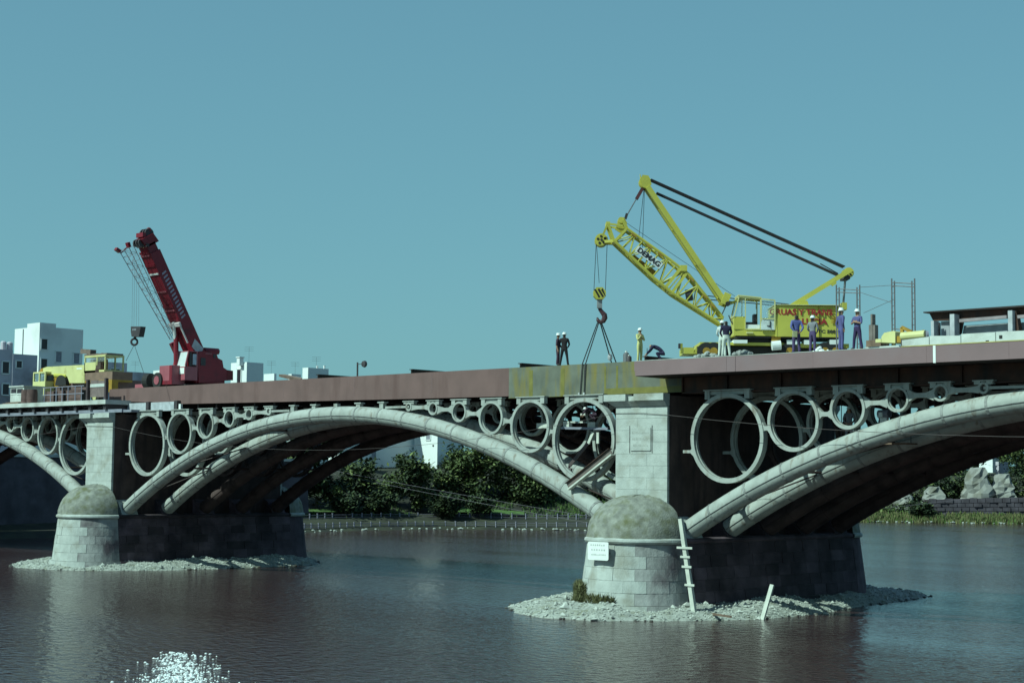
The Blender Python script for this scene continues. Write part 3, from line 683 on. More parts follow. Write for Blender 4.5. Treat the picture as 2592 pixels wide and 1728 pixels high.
for u, D, u0, v0, u1, v1, n, pal, lab in ((2300, 285, 2200, 1150, 2400, 1290, 5000, (7,2,0), 'dark tree mass far back beside the right pier, under the right arch'), (2480, 300, 2380, 1100, 2560, 1250, 5000, (6,3,1), 'far dark tree behind the white rocks'), (2600, 290, 2540, 1090, 2700, 1250, 5000, (4,4,2), 'far mid green tree at the right frame edge behind the light one')):
    tree_px(u, D, [(u0, v0, u1, v1), (u0+30, v0-20, u1-30, v1-40)], n, lab, pal=pal, size=.85, clump=1.6)
for u, D, u0, v0, u1, v1, n, pal, lab in ((2475, 266, 2400, 1185, 2530, 1275, 3600, (7,3,1), 'dark scrub bush behind the tall white rock'), (2390, 265, 2310, 1195, 2440, 1280, 3200, (8,2,0), 'dark scrub bush behind the small pale rock heap'), (2575, 264, 2520, 1180, 2660, 1280, 3600, (4,4,2), 'green scrub bush behind the rock nearest the right edge'), (2270, 266, 2200, 1215, 2330, 1290, 2600, (8,2,0), 'dark scrub bush above the green bushes by the right pier')):
    base = ground_at(u, D); c, rd = blob_px(u0, v0, u1, v1, D, base); t = thing('bush', base, lab, 'bush', 'bushes on the far bank'); b = MB(); leaves(b, base+V(c), rd, n, .6, pal, 1.0); build(b, 'foliage', LEAF, t)
    b = MB(); b.tube(base-V((0,0,.3)), base+V(c), .12, .04, 6); build(b, 'stem', BARK, t)
for u, D, u0, v0, u1, v1, n, pal, lab in ((1110, 211, 1080, 1185, 1160, 1300, 3000, (4,4,2), 'mid green bush filling the gap below the white gable'), (1180, 216, 1130, 1130, 1240, 1240, 3400, (2,4,5), 'light green leafy bush directly right of the white gable')):
    base = ground_at(u, D); c, rd = blob_px(u0, v0, u1, v1, D, base); t = thing('bush', base, lab, 'bush', 'bushes on the far bank'); b = MB(); leaves(b, base+V(c), rd, n, .55, pal, 1.0); build(b, 'foliage', LEAF, t)
    b = MB(); b.tube(base-V((0,0,.3)), base+V(c), .12, .04, 6); build(b, 'stem', BARK, t)
st_ = MB()
for k in range(420):
    e, nr, t = bank_frame(random.choice((random.uniform(384, 428), random.uniform(384, 428), random.uniform(262, 322)))); q = e+nr*random.uniform(-.2, .9); s_ = random.uniform(.06, .2); st_.sphere((q.x, q.y, random.uniform(.1, .3)), s_, 6, 4, sz=(1.3, 1, .7))
tag(build(st_, 'shore_stones', GRAVEL2), 'scatter of pale stones along the far water edge', 'stones', kind='stuff')
# right side, seen under the right arch
tree_px(2570, 276, [(2530,1110,2640,1200),(2560,1160,2680,1260),(2500,1120,2570,1180)], 5000, 'leafy light tree at the right edge, seen under the right arch', pal=(2,4,5), size=.55)
tree_px(2420, 280, [(2380,1150,2450,1230),(2320,1190,2400,1270),(2400,1110,2500,1180)], 4500, 'dark tree left of the white rocks, seen under the right arch', pal=(7,2,1), size=.55)
for i, (u0, v0, u1, v1, D, lab, pal) in enumerate([(2190,1272,2262,1324,258,'light green bush next to the right pier at the water edge', (2,4,4)), (2255,1275,2320,1322,259,'mid green bush in front of the dark bank under the right arch', (5,3,2)), (2300,1262,2360,1312,253.5,'dark bush against the low stone wall under the right arch', (9,1,0)), (2330,1225,2420,1262,274,'dark bush above the stone wall under the right arch', (8,2,0))]):
    base = ground_at((u0+u1)/2, D); c, rd = blob_px(u0, v0, u1, v1, D, base)
    t = thing('bush', base, lab, 'bush', 'bushes on the far bank'); b = MB(); leaves(b, base+V(c), rd, 1800, .55, pal, .9); build(b, 'foliage', LEAF, t)
    b = MB(); b.tube(base-V((0,0,.3)), base+V(c), .12, .04, 6); build(b, 'stem', BARK, t)
# stone retaining wall on the right
wa = at(2340, 1264, D=255.5); wb = at(2640, 1258, D=254); zb = 1.2
rw = thing('retaining_wall', (wa+wb)/2, 'low purplish stone retaining wall above the reeds, under the right arch', 'wall')
b = MB(); nx_, nz_ = 14, 4; L_ = (wb-wa); nrm = V((L_.y, -L_.x, 0)).normalized()
build(MB().hexa([(wa.x, wa.y, zb-1), (wb.x, wb.y, zb-1), (wb.x-nrm.x, wb.y-nrm.y, zb-1), (wa.x-nrm.x, wa.y-nrm.y, zb-1), (wa.x, wa.y, wa.z), (wb.x, wb.y, wb.z), (wb.x-nrm.x, wb.y-nrm.y, wb.z), (wa.x-nrm.x, wa.y-nrm.y, wa.z)]), 'wall_core', SHADESTONE, rw)
for j in range(nz_):
    for i in range(nx_):
        a = wa.lerp(wb, (i+.04+(.5 if j % 2 else 0))/(nx_+.5)); c = wa.lerp(wb, (i+.96+(.5 if j % 2 else 0))/(nx_+.5)); hz = (a.z-zb)/nz_; z0 = zb+hz*j+.04; z1 = zb+hz*(j+1)-.04; o_ = nrm*random.uniform(.05, .35); z1 = z1+random.uniform(-.03, .25) if j == nz_-1 else z1
        b = MB(); b.hexa([(a.x+o_.x, a.y+o_.y, z0), (c.x+o_.x, c.y+o_.y, z0), (c.x, c.y, z0), (a.x, a.y, z0), (a.x+o_.x, a.y+o_.y, z1), (c.x+o_.x, c.y+o_.y, z1), (c.x, c.y, z1), (a.x, a.y, z1)]); build(b, 'stone', QUAY, rw, loc=a)
# white rocks / ruined masonry on the right
def rock(u0, v0, u1, v1, D, label):
    a = at((u0+u1)/2, v1, D=D); s_ = FPX/D; wd = (u1-u0)/s_; hh = (v1-v0)/s_
    b = MB(); n1, n2 = 12, 8
    for i in range(n2+1):
        t = i/n2; r = wd/2*(1-t**2.2*.55)
        for j in range(n1):
            an = 2*math.pi*j/n1; q = random.uniform(.7, 1.2)
            b.v.append((a.x+r*q*math.cos(an), a.y+r*q*.7*math.sin(an), a.z-1+(hh+1)*t+random.uniform(-.2, .2)))
    b.f = [(i*n1+j, i*n1+(j+1)%n1, (i+1)*n1+(j+1)%n1, (i+1)*n1+j) for i in range(n2) for j in range(n1)]+[tuple(range(n2*n1, n2*n1+n1))]; b.m = [0]*len(b.f)
    tag(build(b, 'rock_outcrop', ROCKW, loc=a), label, 'rock', 'white rocks on the far bank')
rock(2432, 1185, 2520, 1270, 260, 'tall white rock outcrop left of the other, above the stone wall')
rock(2500, 1200, 2575, 1268, 259.5, 'white rock outcrop nearer the right edge, above the stone wall')
rock(2330, 1232, 2400, 1270, 260, 'small pale rock heap with a notch, above the left end of the stone wall')
rock(2260, 1244, 2315, 1278, 259, 'grey rock lump close beside the right arch, above the green bushes')
# reeds and grass on the bank
def tufts(name, s0, s1, d0, d1, n, label, mats, hmin, hmax):
    vs = []; fs = []; ms = []
    for k in range(n):
        s_ = random.uniform(s0, s1); d = random.uniform(d0, d1); e, nr, t = bank_frame(s_); q = e+nr*d; z = bank_z(d)-.05; h = random.uniform(hmin, hmax)
        a = random.uniform(0, 6.3); w_ = .10+h*.12; i = len(vs)
        vs += [(q.x-w_*math.cos(a), q.y-w_*math.sin(a), z), (q.x+w_*math.cos(a), q.y+w_*math.sin(a), z), (q.x+random.uniform(-.3,.3)*h, q.y+random.uniform(-.3,.3)*h, z+h)]; fs.append((i, i+1, i+2)); ms.append(random.randrange(len(mats)))
    mb = MB(); mb.v = vs; mb.f = fs; mb.m = ms; tag(build(mb, name, mats), label, 'grass', kind='stuff')
GR2 = mat('reed_green', (.13, .13, .05), .95, .3, 2)
S100 = 220+60+75
tufts('bank_grass', 262, 470, 6, 16, 16000, 'rough grass on the terrace of the far bank', [GRASS, LEAF[0], GRASS], .15, .5)
tufts('reed_fringe', 380, 428, -.2, 5, 12000, 'fringe of bright green reeds along the far water edge', [GR2, GRASS, GR2, PLANT], .25, .8)
# mown lawn strips lying on the terrace slope
def lawn(s0, s1, d0, d1, skew, label):
    b = MB(); n = 12; m = 5; vs = []
    for i in range(n+1):
        for j in range(m+1):
            e, nr, t = bank_frame(s0+(s1-s0)*i/n); d = d0+(d1-d0)*j/m+skew*i/n; q = e+nr*d; vs.append((q.x, q.y, bank_z(d)+.28+random.uniform(-.03, .03)))
    b.add(vs, [(i*(m+1)+j, i*(m+1)+j+1, (i+1)*(m+1)+j+1, (i+1)*(m+1)+j) for i in range(n) for j in range(m)])
    tag(build(b, 'lawn', mat('lawn_green', (.07, .13, .03), .95, .35, 1.2, .6, 6), loc=vs[0], smooth=True), label, kind='structure')
lawn(297, 306, 8.2, 11, -2.2, 'bright green lawn wedge'); lawn(283, 294, 8, 9.6, .3, 'dull green lawn strip')
# two rows of white posts with rails along the quay terraces
POSTM = mat('pale_post', (.26, .24, .30), .7, .1, 3)
pm = None
for row, (d, s0, s1, n) in enumerate(((1.0, 272, 322, 42), (5.2, 272, 318, 36))):
    e0, nr, t = bank_frame(s0); q = e0+nr*d
    r_ = thing('post_railing', (q.x, q.y, bank_z(d)), ('lower row' if row == 0 else 'upper row')+' of small pale posts and rail along the far bank '+('at the water edge' if row == 0 else 'above the water-edge row'), 'railing', 'railings on the far bank')
    pts = []
    for i in range(n):
        e, nr, t = bank_frame(s0+(s1-s0)*i/(n-1)); q = e+nr*d; z = bank_z(d)-.1; pts.append(V((q.x, q.y, z+.52)))
        if pm is None:
            b = MB(); b.box((-.05, -.05, 0), (.05, .05, .66)); b.box((-.08, -.08, .66), (.08, .08, .72)); o = build(b, 'post', POSTM, None, loc=(0,0,0)); pm = o.data; o.parent = r_; o.location = V((q.x, q.y, z))-wp(r_)
        else: place(pm, 'post', r_, (q.x, q.y, z))
    b = MB(); b.path(pts, .035, 5); b.path([p_-V((0,0,.28)) for p_ in pts], .03, 5); build(b, 'rail', mat('purple_grey_rail', (.14, .12, .16)), r_)
# sloping overhead lines on the far bank
for k, (a, c) in enumerate((((870, 1190, 205), (1560, 1312, 190)), ((880, 1200, 204), (1560, 1330, 189)), ((2290, 1275, 235), (2640, 1228, 235)))):
    lab = ('upper thin wire sloping down to the right under the middle arch', 'lower thin wire sloping down to the right under the middle arch', 'thin wire rising to the right under the right arch')[k]
    A1 = at(a[0], a[1], D=a[2]); C1 = at(c[0], c[1], D=c[2]); A1 = A1+(A1-C1)*.35; C1 = C1+(C1-A1)*.2
    b = MB(); b.path(sag(A1, C1, .4), .016, 5); tag(build(b, 'overhead_wire', mat('wire_grey', (.2, .17, .2)), loc=A1), lab, 'wire', 'wires over the far bank')

# ------------------------------------------------------------------ buildings behind
def window(parent, c, nrm, wd, hh, pm_=WIN, bars=True):
    """recessed looking opening: frame proud of the wall, pane inside it"""
    c = V(c); nrm = V(nrm); sdv = V((-nrm.y, nrm.x, 0)); f = MB()
    for s_ in (-1, 1): f.bar(c+sdv*s_*wd/2-V((0,0,hh/2))+nrm*.04, c+sdv*s_*wd/2+V((0,0,hh/2))+nrm*.04, .12, .12, up=nrm)
    for s_ in (-1, 1): f.bar(c-sdv*(wd/2+.06)+V((0,0,s_*hh/2))+nrm*.04, c+sdv*(wd/2+.06)+V((0,0,s_*hh/2))+nrm*.04, .12, .12)
    fo = build(f, 'window', WALLW, parent, loc=c)
    p = MB(); p.add([c-sdv*wd/2-V((0,0,hh/2))+nrm*.012, c+sdv*wd/2-V((0,0,hh/2))+nrm*.012, c+sdv*wd/2+V((0,0,hh/2))+nrm*.012, c-sdv*wd/2+V((0,0,hh/2))+nrm*.012], [(0,1,2,3)]); build(p, 'pane', pm_, fo)
def block(root, corner, wx, wy, ztop, zbot, m, name='wall', para=.35):
    """box whose near corner faces the camera: runs wx towards -x and wy towards +y"""
    x, y = corner[0], corner[1]; b = MB(); b.box((x-wx, y, zbot), (x, y+wy, ztop-para))
    o = build(b, name, m, root); t = .22
    if para:
        p = MB(); p.box((x-wx, y, ztop-para), (x, y+t, ztop)); p.box((x-t, y+t, ztop-para), (x, y+wy, ztop)); p.box((x-wx, y+wy-t, ztop-para), (x-t, y+wy, ztop)); p.box((x-wx, y+t, ztop-para), (x-wx+t, y+wy-t, ztop)); build(p, 'parapet', m, root)
        r = MB(); r.box((x-wx+t, y+t, ztop-para), (x-t, y+wy-t, ztop-para+.06)); build(r, 'roof', TILE, root)
    return o
A1 = at(101, 818, D=200); ax, ay = A1.x, A1.y
bA = thing('white_house', (ax-3, ay+4, 7.5), 'tall white cube house with a side wall of small windows, left of the red crane', 'house')
wy_ = (at(211, 834, x=ax).y-ay); wx_ = ax-at(38, 828, y=ay).x
block(bA, (ax, ay), wx_, wy_, at(101, 826, D=200).z, 7, WALLW)
b = MB(); b.box((ax-wx_*.5, ay+.001, at(101, 826, D=200).z+.002), (ax-.0, ay+2.2, A1.z+.1)); build(b, 'roof_hutch', WALLW, bA)
SHUT = mat('grey_shutter', (.24, .24, .28))
for u, v, wd, hh, pmx in ((112, 871, .9, 1.35, WIN), (111, 921, .9, 1.35, WIN), (148, 903, .9, 1.4, SHUT), (193, 907, .9, 1.4, SHUT), (110, 975, .9, 1.3, WIN), (180, 960, .9, 1.3, SHUT)):
    c = at(u, v, x=ax); window(bA, c, (1,0,0), wd, hh, pmx)
b = MB(); q = at(58, 860, y=ay-.05); b.tube((q.x, ay-.06, 10), (q.x, ay-.06, A1.z-.5), .06, n=6); build(b, 'drain_pipe', SHUT, bA)
for (u, v, D, ur, vb, lab, wins, chim) in (
    (33, 886, 185, 33, 1000, 'narrow grey white house with two round chimneys at the left edge', [(14, 930, .9, 1.4)], [(9, 866), (25, 868)]),
    (33, 899, 196, 95, 1000, 'low plain house between the left edge house and the tall white house', [(48, 922, .8, .9)], []),
):
    if ur == u:
        c = at(u, v, D=D); bb = thing('white_house', (c.x-3, c.y-6, 7.5), lab, 'house'); y0 = at(-40, v, x=c.x).y
        block(bb, (c.x, y0), 7, c.y-y0, c.z, 7, WALLG)
        for uu, vv, wd, hh in wins: window(bb, at(uu, vv, x=c.x), (1,0,0), wd, hh)
        window(bb, at(14, 985, x=c.x), (1,0,0), .9, 1.3)
        for uu, vv in chim:
            q = at(uu, vv, x=c.x-1.2); k = MB(); k.lathe([(.35, c.z-.4-q.z), (.33, 0), (.2, .12), (0, .14)], (q.x, q.y, q.z), n=10); build(k, 'chimney', WALLG, bb, loc=q)
    else:
        c = at(ur, v, D=D); bb = thing('white_house', (c.x-3, c.y-4, 7.5), lab, 'house'); y0 = at(u, v, x=c.x).y
        block(bb, (c.x, y0), 6, c.y-y0, c.z, 7, WALLG)
        for uu, vv, wd, hh in wins: window(bb, at(uu, vv, x=c.x), (1,0,0), wd, hh)
def house(u0, uc, u1, vt, D, label, m=WALLW, wins=(), chim=(), zb=7):
    c = at(uc, vt, D=D); bb = thing('white_house', (c.x-2, c.y+2, zb), label, 'house')
    wx = c.x-at(u0, vt, y=c.y).x; wy = at(u1, vt, x=c.x).y-c.y
    block(bb, (c.x, c.y), wx, wy, c.z, zb, m)
    for f, uu, vv, wd, hh in wins:
        if f == 'y': window(bb, at(uu, vv, y=c.y), (0,-1,0), wd, hh)
        else: window(bb, at(uu, vv, x=c.x), (1,0,0), wd, hh)
    for uu, vv, r_ in chim:
        q = at(uu, vv, x=c.x-1); k = MB(); k.box((q.x-r_, q.y-r_, c.z-.4), (q.x+r_, q.y+r_, q.z)); k.box((q.x-r_*1.3, q.y-r_*1.3, q.z-.12), (q.x+r_*1.3, q.y+r_*1.3, q.z)); build(k, 'chimney', m, bb, loc=q)
    k = MB(); p_ = V((c.x-wx*.4, c.y+wy*.5, c.z)); hh_ = random.uniform(1.2, 2.2); k.tube(p_-V((0,0,.3)), p_+V((0,0,hh_)), .016, n=4)
    for j in range(3): k.tube(p_+V((-.4, -.4, hh_-.25*j)), p_+V((.4, .4, hh_-.25*j)), .010, n=4)
    build(k, 'aerial', DARK, bb, loc=p_)
    return bb
house(240, 262, 322, 915, 210, 'low grey house behind the yellow truck crane, beside the tall white house', WALLG, [('x', 291, 948, 1.4, 1.6)])
house(300, 318, 380, 940, 230, 'low pale house just left of the red crane', WALLG)
house(585, 625, 667, 916, 205, 'small white cube house with a square chimney, right of the red crane', WALLW, [('y', 606, 952, .9, 1.8)], [(608, 903, .3)])
house(668, 694, 700, 945, 215, 'low white house with a pitched tile roof edge beside the small cube house', WALLW)
house(730, 738, 762, 946, 225, 'tiny pale house half hidden behind the bridge deck', WALLW)
house(766, 780, 832, 930, 210, 'flat roofed white house with thin roof poles, left of the street lamp', WALLW, [], [(803, 926, .08), (821, 925, .08)])
c = at(706, 947, D=216); b = MB(); q2 = at(760, 958, D=216); b.prism([c, q2, V((q2.x, q2.y, q2.z-.5)), V((c.x, c.y, c.z-.3))], (-2, 2.6, .2)); tag(build(b, 'tiled_roof', TILE, loc=c), 'low brownish tiled roof between the white houses behind the deck', 'roof')
# house under the middle arch
bU = thing('white_house', at(1100, 1200, D=232), 'white gabled house wall gleaming under the middle arch above the trees', 'house')
c = at(1108, 1060, D=232); wx = c.x-at(1050, 1060, y=c.y).x; wy = at(1175, 1060, x=c.x).y-c.y
b = MB(); b.box((c.x-wx, c.y, 6), (c.x, c.y+wy, c.z+1)); build(b, 'wall', WALLW, bU)
b = MB(); b.prism([(c.x-wx-.2, c.y-.3, c.z+1), (c.x+.2, c.y-.3, c.z+1), (c.x-wx/2, c.y-.3, c.z+3)], (0, wy+.6, 0)); build(b, 'roof', TILE, bU)
window(bU, at(1085, 1100, y=c.y), (0,-1,0), .9, 1.5, SHUT)
bV = thing('white_house', at(980, 1200, D=240), 'shaded bluish white house wall left of the gleaming gable, under the middle arch', 'house')
c2 = at(1052, 1060, D=236); y0 = at(860, 1060, x=c2.x).y
b = MB(); b.box((c2.x-8, y0, 6), (c2.x, c2.y, c2.z+2)); build(b, 'wall', WALLW, bV)
b = MB(); b.box((c2.x-8.3, y0-.3, c2.z+2), (c2.x+.3, c2.y, c2.z+2.3)); build(b, 'roof', TILE, bV)
for u in (905, 945): window(bV, at(u, 1150, x=c2.x), (1,0,0), 1.0, 1.5, SHUT)
window(bV, at(1060, 1160, x=c2.x+.02) if False else at(1046, 1160, x=c2.x), (1,0,0), 1.0, 1.6)
house(2478, 2512, 2530, 1140, 290, 'white house wall above the rocks, seen under the right arch', WALLW, [], [], 6)
house(2520, 2528, 2552, 1168, 280, 'small grey white hut beside the white house wall, above the rocks', WALLG, [], [], 6)

# far street lamp
p = at(905, 948, y=12.6); t = thing('floodlight_post', V((p.x, p.y, 12.33)), 'single lamp on a short post above the middle of the deck', 'lamp')
b = MB(); q = at(905, 917, y=12.6); b.tube((p.x, p.y, 12.33), q, .06, n=8); b.tube(q-V((0,0,.12)), at(918, 921, y=12.6), .025, n=6); build(b, 'post', DARK, t)
q = at(922, 921, y=12.6); b = MB(); b.lathe([(.0, -.12), (.2, -.1), (.24, .05), (.2, .1), (0, .1)], (q.x, q.y, q.z), n=14, axis='y'); build(b, 'lamp_head', DARK, t)

# ------------------------------------------------------------------ lettering
def text(body, size, m, parent, origin, ex, ez, name='lettering', bold=0., depth=.01, sx=1.):
    cu = bpy.data.curves.new(name, 'FONT'); cu.body = body; cu.size = size; cu.extrude = depth; cu.offset = bold; cu.align_x = 'CENTER'; cu.align_y = 'CENTER'; cu.resolution_u = 3
    o = bpy.data.objects.new('t', cu); col.objects.link(o); dg = bpy.context.evaluated_depsgraph_get(); me = bpy.data.meshes.new_from_object(o.evaluated_get(dg)); bpy.data.objects.remove(o)
    ex = V(ex).normalized(); ez = V(ez).normalized(); n = ex.cross(ez)
    mt = Matrix((ex*sx, ez, n)).transposed().to_4x4(); me.transform(mt); me.materials.clear(); me.materials.append(m); me.name = name
    return place(me, name, parent, origin)

# ------------------------------------------------------------------ yellow lattice boom crane
DC = 84.36
EX = V((R0.x, R0.y, 0)); EY = V((-R0.y, R0.x, 0)); EZ = V((0, 0, 1))       # along the crane, away, up
def cp(u, v, off=0.): return at(u, v, D=DC)+EY*off
ZD = 12.12
crn = thing('lattice_crane', V((cp(1950, 900).x, cp(1950, 900).y, ZD)), 'yellow lattice boom crane with red lettering on its body, standing on the deck', 'crane')
def cbar(mb, a, b, w, h, o1=0., o2=None): return mb.bar(cp(*a, o1), cp(*b, o1 if o2 is None else o2), w, h, up=EY)
# carrier
b = MB(); f0 = cp(1767, 873, .6); f1 = cp(2135, 866, .6)
b.bar(f0-EZ*.12, f1-EZ*.12, .2, 2.0, up=EY.cross(EX)); b = MB()
def cbox(mb, u0, v0, u1, v1, o0, o1, mi=0):
    a, c = cp(u0, v0), cp(u1, v1); z0, z1 = min(a.z, c.z), max(a.z, c.z)
    P = [V((q.x, q.y, 0)) for q in (a+EY*o0, c+EY*o0, c+EY*o1, a+EY*o1)]
    return mb.hexa([p_+EZ*z0 for p_ in P]+[p_+EZ*z1 for p_ in P], mi)
cbox(b, 1767, 869, 1976, 878, -.9, 2.2); cbox(b, 1976, 872, 2140, 884, -.9, 2.2); carr = build(b, 'carrier_frame', YEL, crn)
b = MB(); cbox(b, 1772, 878.5, 2138, 897, -.6, 1.9); build(b, 'carrier_underframe', BLK, crn)
b = MB(); cbox(b, 1726, 882, 1752, 898, -.8, 1.2); cbox(b, 1719, 872, 1724, 897, -.8, -.6); b.prism([cp(1752, 898, -.8), cp(1767, 898, -.8), cp(1772, 880, -.8), cp(1758, 880, -.8)], EY*2.0); build(b, 'carrier_cab', YEL, crn)
b = MB(); cbox(b, 1714, 872, 1719, 884, -.8, -.5); build(b, 'bumper', DARK, crn); b = MB(); cbox(b, 1760, 880, 1772, 897, -.82, -.7); build(b, 'cab_window', WIN, crn)
for u in (1782, 1800, 1990, 2078, 2105):
    b = MB(); c = cp(u, 893, -.95); b.disc(c, EY, .46, .34, 18); w_ = build(b, 'wheel', BLK, crn); k = MB(); k.disc(c-EY*.18, EY, .2, .03, 12); build(k, 'hub', OCHRE, w_)
b = MB(); c0 = cp(1944, 880, -1.25); c1 = cp(1966, 878, -1.25); b.tube(c0, c1, .24, n=14); build(b, 'silver_drum', WHITE, crn)
for u0, u1 in ((1850, 1884), (1983, 2008), (2026, 2046), (2090, 2118)):
    b = MB(); cbox(b, u0, 864, u1, 873 if u0 < 1900 else 876, -1.1, -.3); build(b, 'pale_side_box', WHITE, crn)
# slew ring
b = MB(); cbox(b, 1886, 860, 1990, 870, -.8, 1.6); cbox(b, 1944, 856, 1968, 869.5, -1.0, -.8); build(b, 'slew_ring', BLK, crn)
b = MB(); cbox(b, 1945, 855, 1968, 869, -1.02, -.99); build(b, 'slew_mount', OCHRE, crn)
# superstructure house
h = MB(); cbox(h, 1954, 779, 2117, 858, -1.1, 1.3); cbox(h, 1850, 838, 1954, 854.5, -1.1, 1.3); house_ = build(h, 'machinery_house', YEL, crn)
h = MB(); cbox(h, 1952, 776, 2119, 779, -1.16, 1.36); build(h, 'house_roof', YEL2, crn)
b = MB(); cbox(b, 2117.5, 790, 2124, 857, -1.0, 1.2); build(b, 'counterweight', YEL, crn)
b = MB(); cbox(b, 1856, 855, 2112, 861, -1.0, 1.2); build(b, 'house_underside', DARK, crn)
for u in (2008, 2062): b = MB(); cbox(b, u, 781, u+.9, 857, -1.115, -1.1); build(b, 'panel_joint', OCHRE, house_)
for k in range(6): b = MB(); cbox(b, 2094, 806+3.2*k, 2110, 807.4+3.2*k, -1.125, -1.1); build(b, 'louvre', OCHRE, house_)
for u in (1958, 2112): b = MB(); cbox(b, u, 783, u+1.6, 856, -1.12, -1.1); build(b, 'corner_strip', YEL2, house_)
b = MB(); cbox(b, 1881, 845, 1897, 849, -1.3, -1.1); build(b, 'cab_step', YEL2, crn)
b = MB(); b.path([cp(1842, 800, -.4), cp(1846, 815, -.6), cp(1852, 826, -.7)], .03, 6); build(b, 'hydraulic_hose', BLK, crn)
RL = mat('red_lettering', (.30, .015, .02), .5, .1); BL = mat('black_lettering', (.03, .025, .03), .5, .1)
sC = FPX/DC
text('GRUAS Y TRANS', 14.5*1.38/sC, RL, house_, cp(2018, 796, -1.115), EX, EZ, bold=.012, sx=1.06)
text('ANDALUCIA', 14.5*1.38/sC, RL, house_, cp(2019, 819, -1.115), EX, EZ, bold=.012, sx=1.12)
text('DEMAG', 6.5*1.38/sC, BL, house_, cp(1965, 839, -1.115), EX, EZ, bold=.006, sx=1.3)
text('TC 500', 8*1.38/sC, BL, house_, cp(2082, 844, -1.115), EX, EZ, bold=.006, sx=1.3)
# operator cab
cbm_ = MB(); cbox(cbm_, 1851, 806, 1879, 838, -1.1, .2); cabo = build(cbm_, 'operator_cab', YEL, crn)
fr = MB()
def strut(a, b_, o=-1.1, w_=.055): fr.bar(cp(*a, o), cp(*b_, o), w_, w_, up=EY)
for o in (-1.1, .15):
    strut((1851, 806), (1863, 757), o); strut((1863, 757), (1917, 762), o); strut((1917, 762), (1917, 838), o); strut((1879, 758), (1879, 838), o, .045); strut((1880, 838), (1917, 838), o)
fr.bar(cp(1863, 757, -1.1), cp(1863, 757, .15), .06, .06); fr.bar(cp(1917, 762, -1.1), cp(1917, 762, .15), .06, .06); fr.bar(cp(1851, 806, -1.1), cp(1851, 806, .15), .06, .06)
build(fr, 'cab_frame', YEL2, cabo)
b = MB(); b.hexa([cp(1861, 755, -1.15), cp(1919, 761, -1.15), cp(1919, 761, .2), cp(1861, 755, .2), cp(1861, 752, -1.15), cp(1919, 758, -1.15), cp(1919, 758, .2), cp(1861, 752, .2)]); build(b, 'cab_roof', YEL2, cabo)
b = MB(); b.prism([cp(1853, 806, -1.09), cp(1878, 806, -1.09), cp(1878, 759, -1.09), cp(1864, 758, -1.09)], EY*.012); build(b, 'side_window', GLASS, cabo)
b = MB(); b.prism([cp(1852, 805, -1.05), cp(1864, 758, -1.05), cp(1864, 758, .1), cp(1852, 805, .1)], EX*.012); build(b, 'windscreen', GLASS, cabo)
b = MB(); cbox(b, 1883, 818, 1912, 836, -.7, -.1); cbox(b, 1903, 798, 1911, 818, -.7, -.1); build(b, 'driver_seat', DARK, cabo)
b = MB(); cbox(b, 1882, 826, 1915, 837.5, -1.05, -.98); build(b, 'sill_panel', WHITE, cabo)
# swung open sliding door
b = MB(); cbox(b, 1917.5, 812, 1953, 840, -1.2, -1.16); dr = build(b, 'open_door', mat('door_white', (.62, .66, .64), .5), crn)
fr = MB()
for a, c in (((1918, 763), (1918, 840)), ((1952, 766), (1952, 840)), ((1918, 763), (1952, 766)), ((1918, 812), (1952, 812))): strut(a, c, -1.18, .06)
build(fr, 'door_frame', YEL2, dr)
b = MB(); cbox(b, 1919.5, 766, 1951, 811, -1.185, -1.175); build(b, 'door_pane', GLASS, dr)
b = MB(); cbox(b, 1939, 818, 1941, 834, -1.24, -1.2); cbox(b, 1932, 829, 1939, 831, -1.24, -1.2); build(b, 'door_handle', DARK, dr)
# handrails on the roof, struts
b = MB()
for a, c in (((1781, 743), (2003, 766)), ((1786, 752), (1830, 757)), ((1920, 764), (2000, 773)), ((1830, 757), (1922, 764))): b.tube(cp(*a, .8), cp(*c, .8), .028, n=5)
for u, v0, v1 in ((1920, 763, 778), (1985, 765, 778), (2045, 767, 777)): b.tube(cp(u, v0, .8), cp(u, v1, .8), .025, n=5)
build(b, 'roof_rail', DARK, crn)
# mast
mast = MB()
for o in (-.38, .38): mast.bar(cp(1833, 768, o), cp(1638, 476, o*.8), .26, .32, up=EY)
for t in (.06, .35, .65, .93):
    a = cp(1833, 768, -.38).lerp(cp(1638, 476, -.3), t); c = cp(1833, 768, .38).lerp(cp(1638, 476, .3), t); mast.bar(a, c, .16, .16)
mo = build(mast, 'mast', YEL, crn)
b = MB(); b.bar(cp(1829, 772, -.5), cp(1840, 745, -.5), .35, .2, up=EY); b.bar(cp(1829, 772, .5), cp(1840, 745, .5), .35, .2, up=EY); b.bar(cp(1836, 772, 0), cp(1880, 757, 0), .1, .9, up=EY); build(b, 'mast_foot', YEL, crn)
def sheave(c, r, o, parent, name='sheave', m=YEL, n=3, gap=.16, spokes=True):
    b = MB()
    for k in range(n):
        q = V(c)+EY*(o+(k-(n-1)/2)*gap); b.lathe_pts = None
        b.disc(q, EY, r, .07, 22); b.disc(q, EY, r*.86, .11, 22)
    s_ = build(b, name, m, parent)
    q = V(c)+EY*(o-(n-1)/2*gap-.065); k = MB()
    for j in range(5):
        a = 2*math.pi*j/5+.4; k.disc(q+EX*math.cos(a)*r*.56+EZ*math.sin(a)*r*.56, EY, r*.2, .02, 10)
    build(k, 'lightening_hole', BLK, s_); k = MB(); k.disc(q-EY*.02, EY, r*.2, .06, 10); build(k, 'axle', DARK, s_); return s_
sheave(cp(1632, 462), 15/sC, 0, crn, n=4)
b = MB(); 
for o in (-.4, .4): b.prism([cp(1619, 458, o), cp(1625, 446, o), cp(1640, 448, o), cp(1648, 470, o), cp(1638, 480, o), cp(1626, 478, o)], EY*.05)
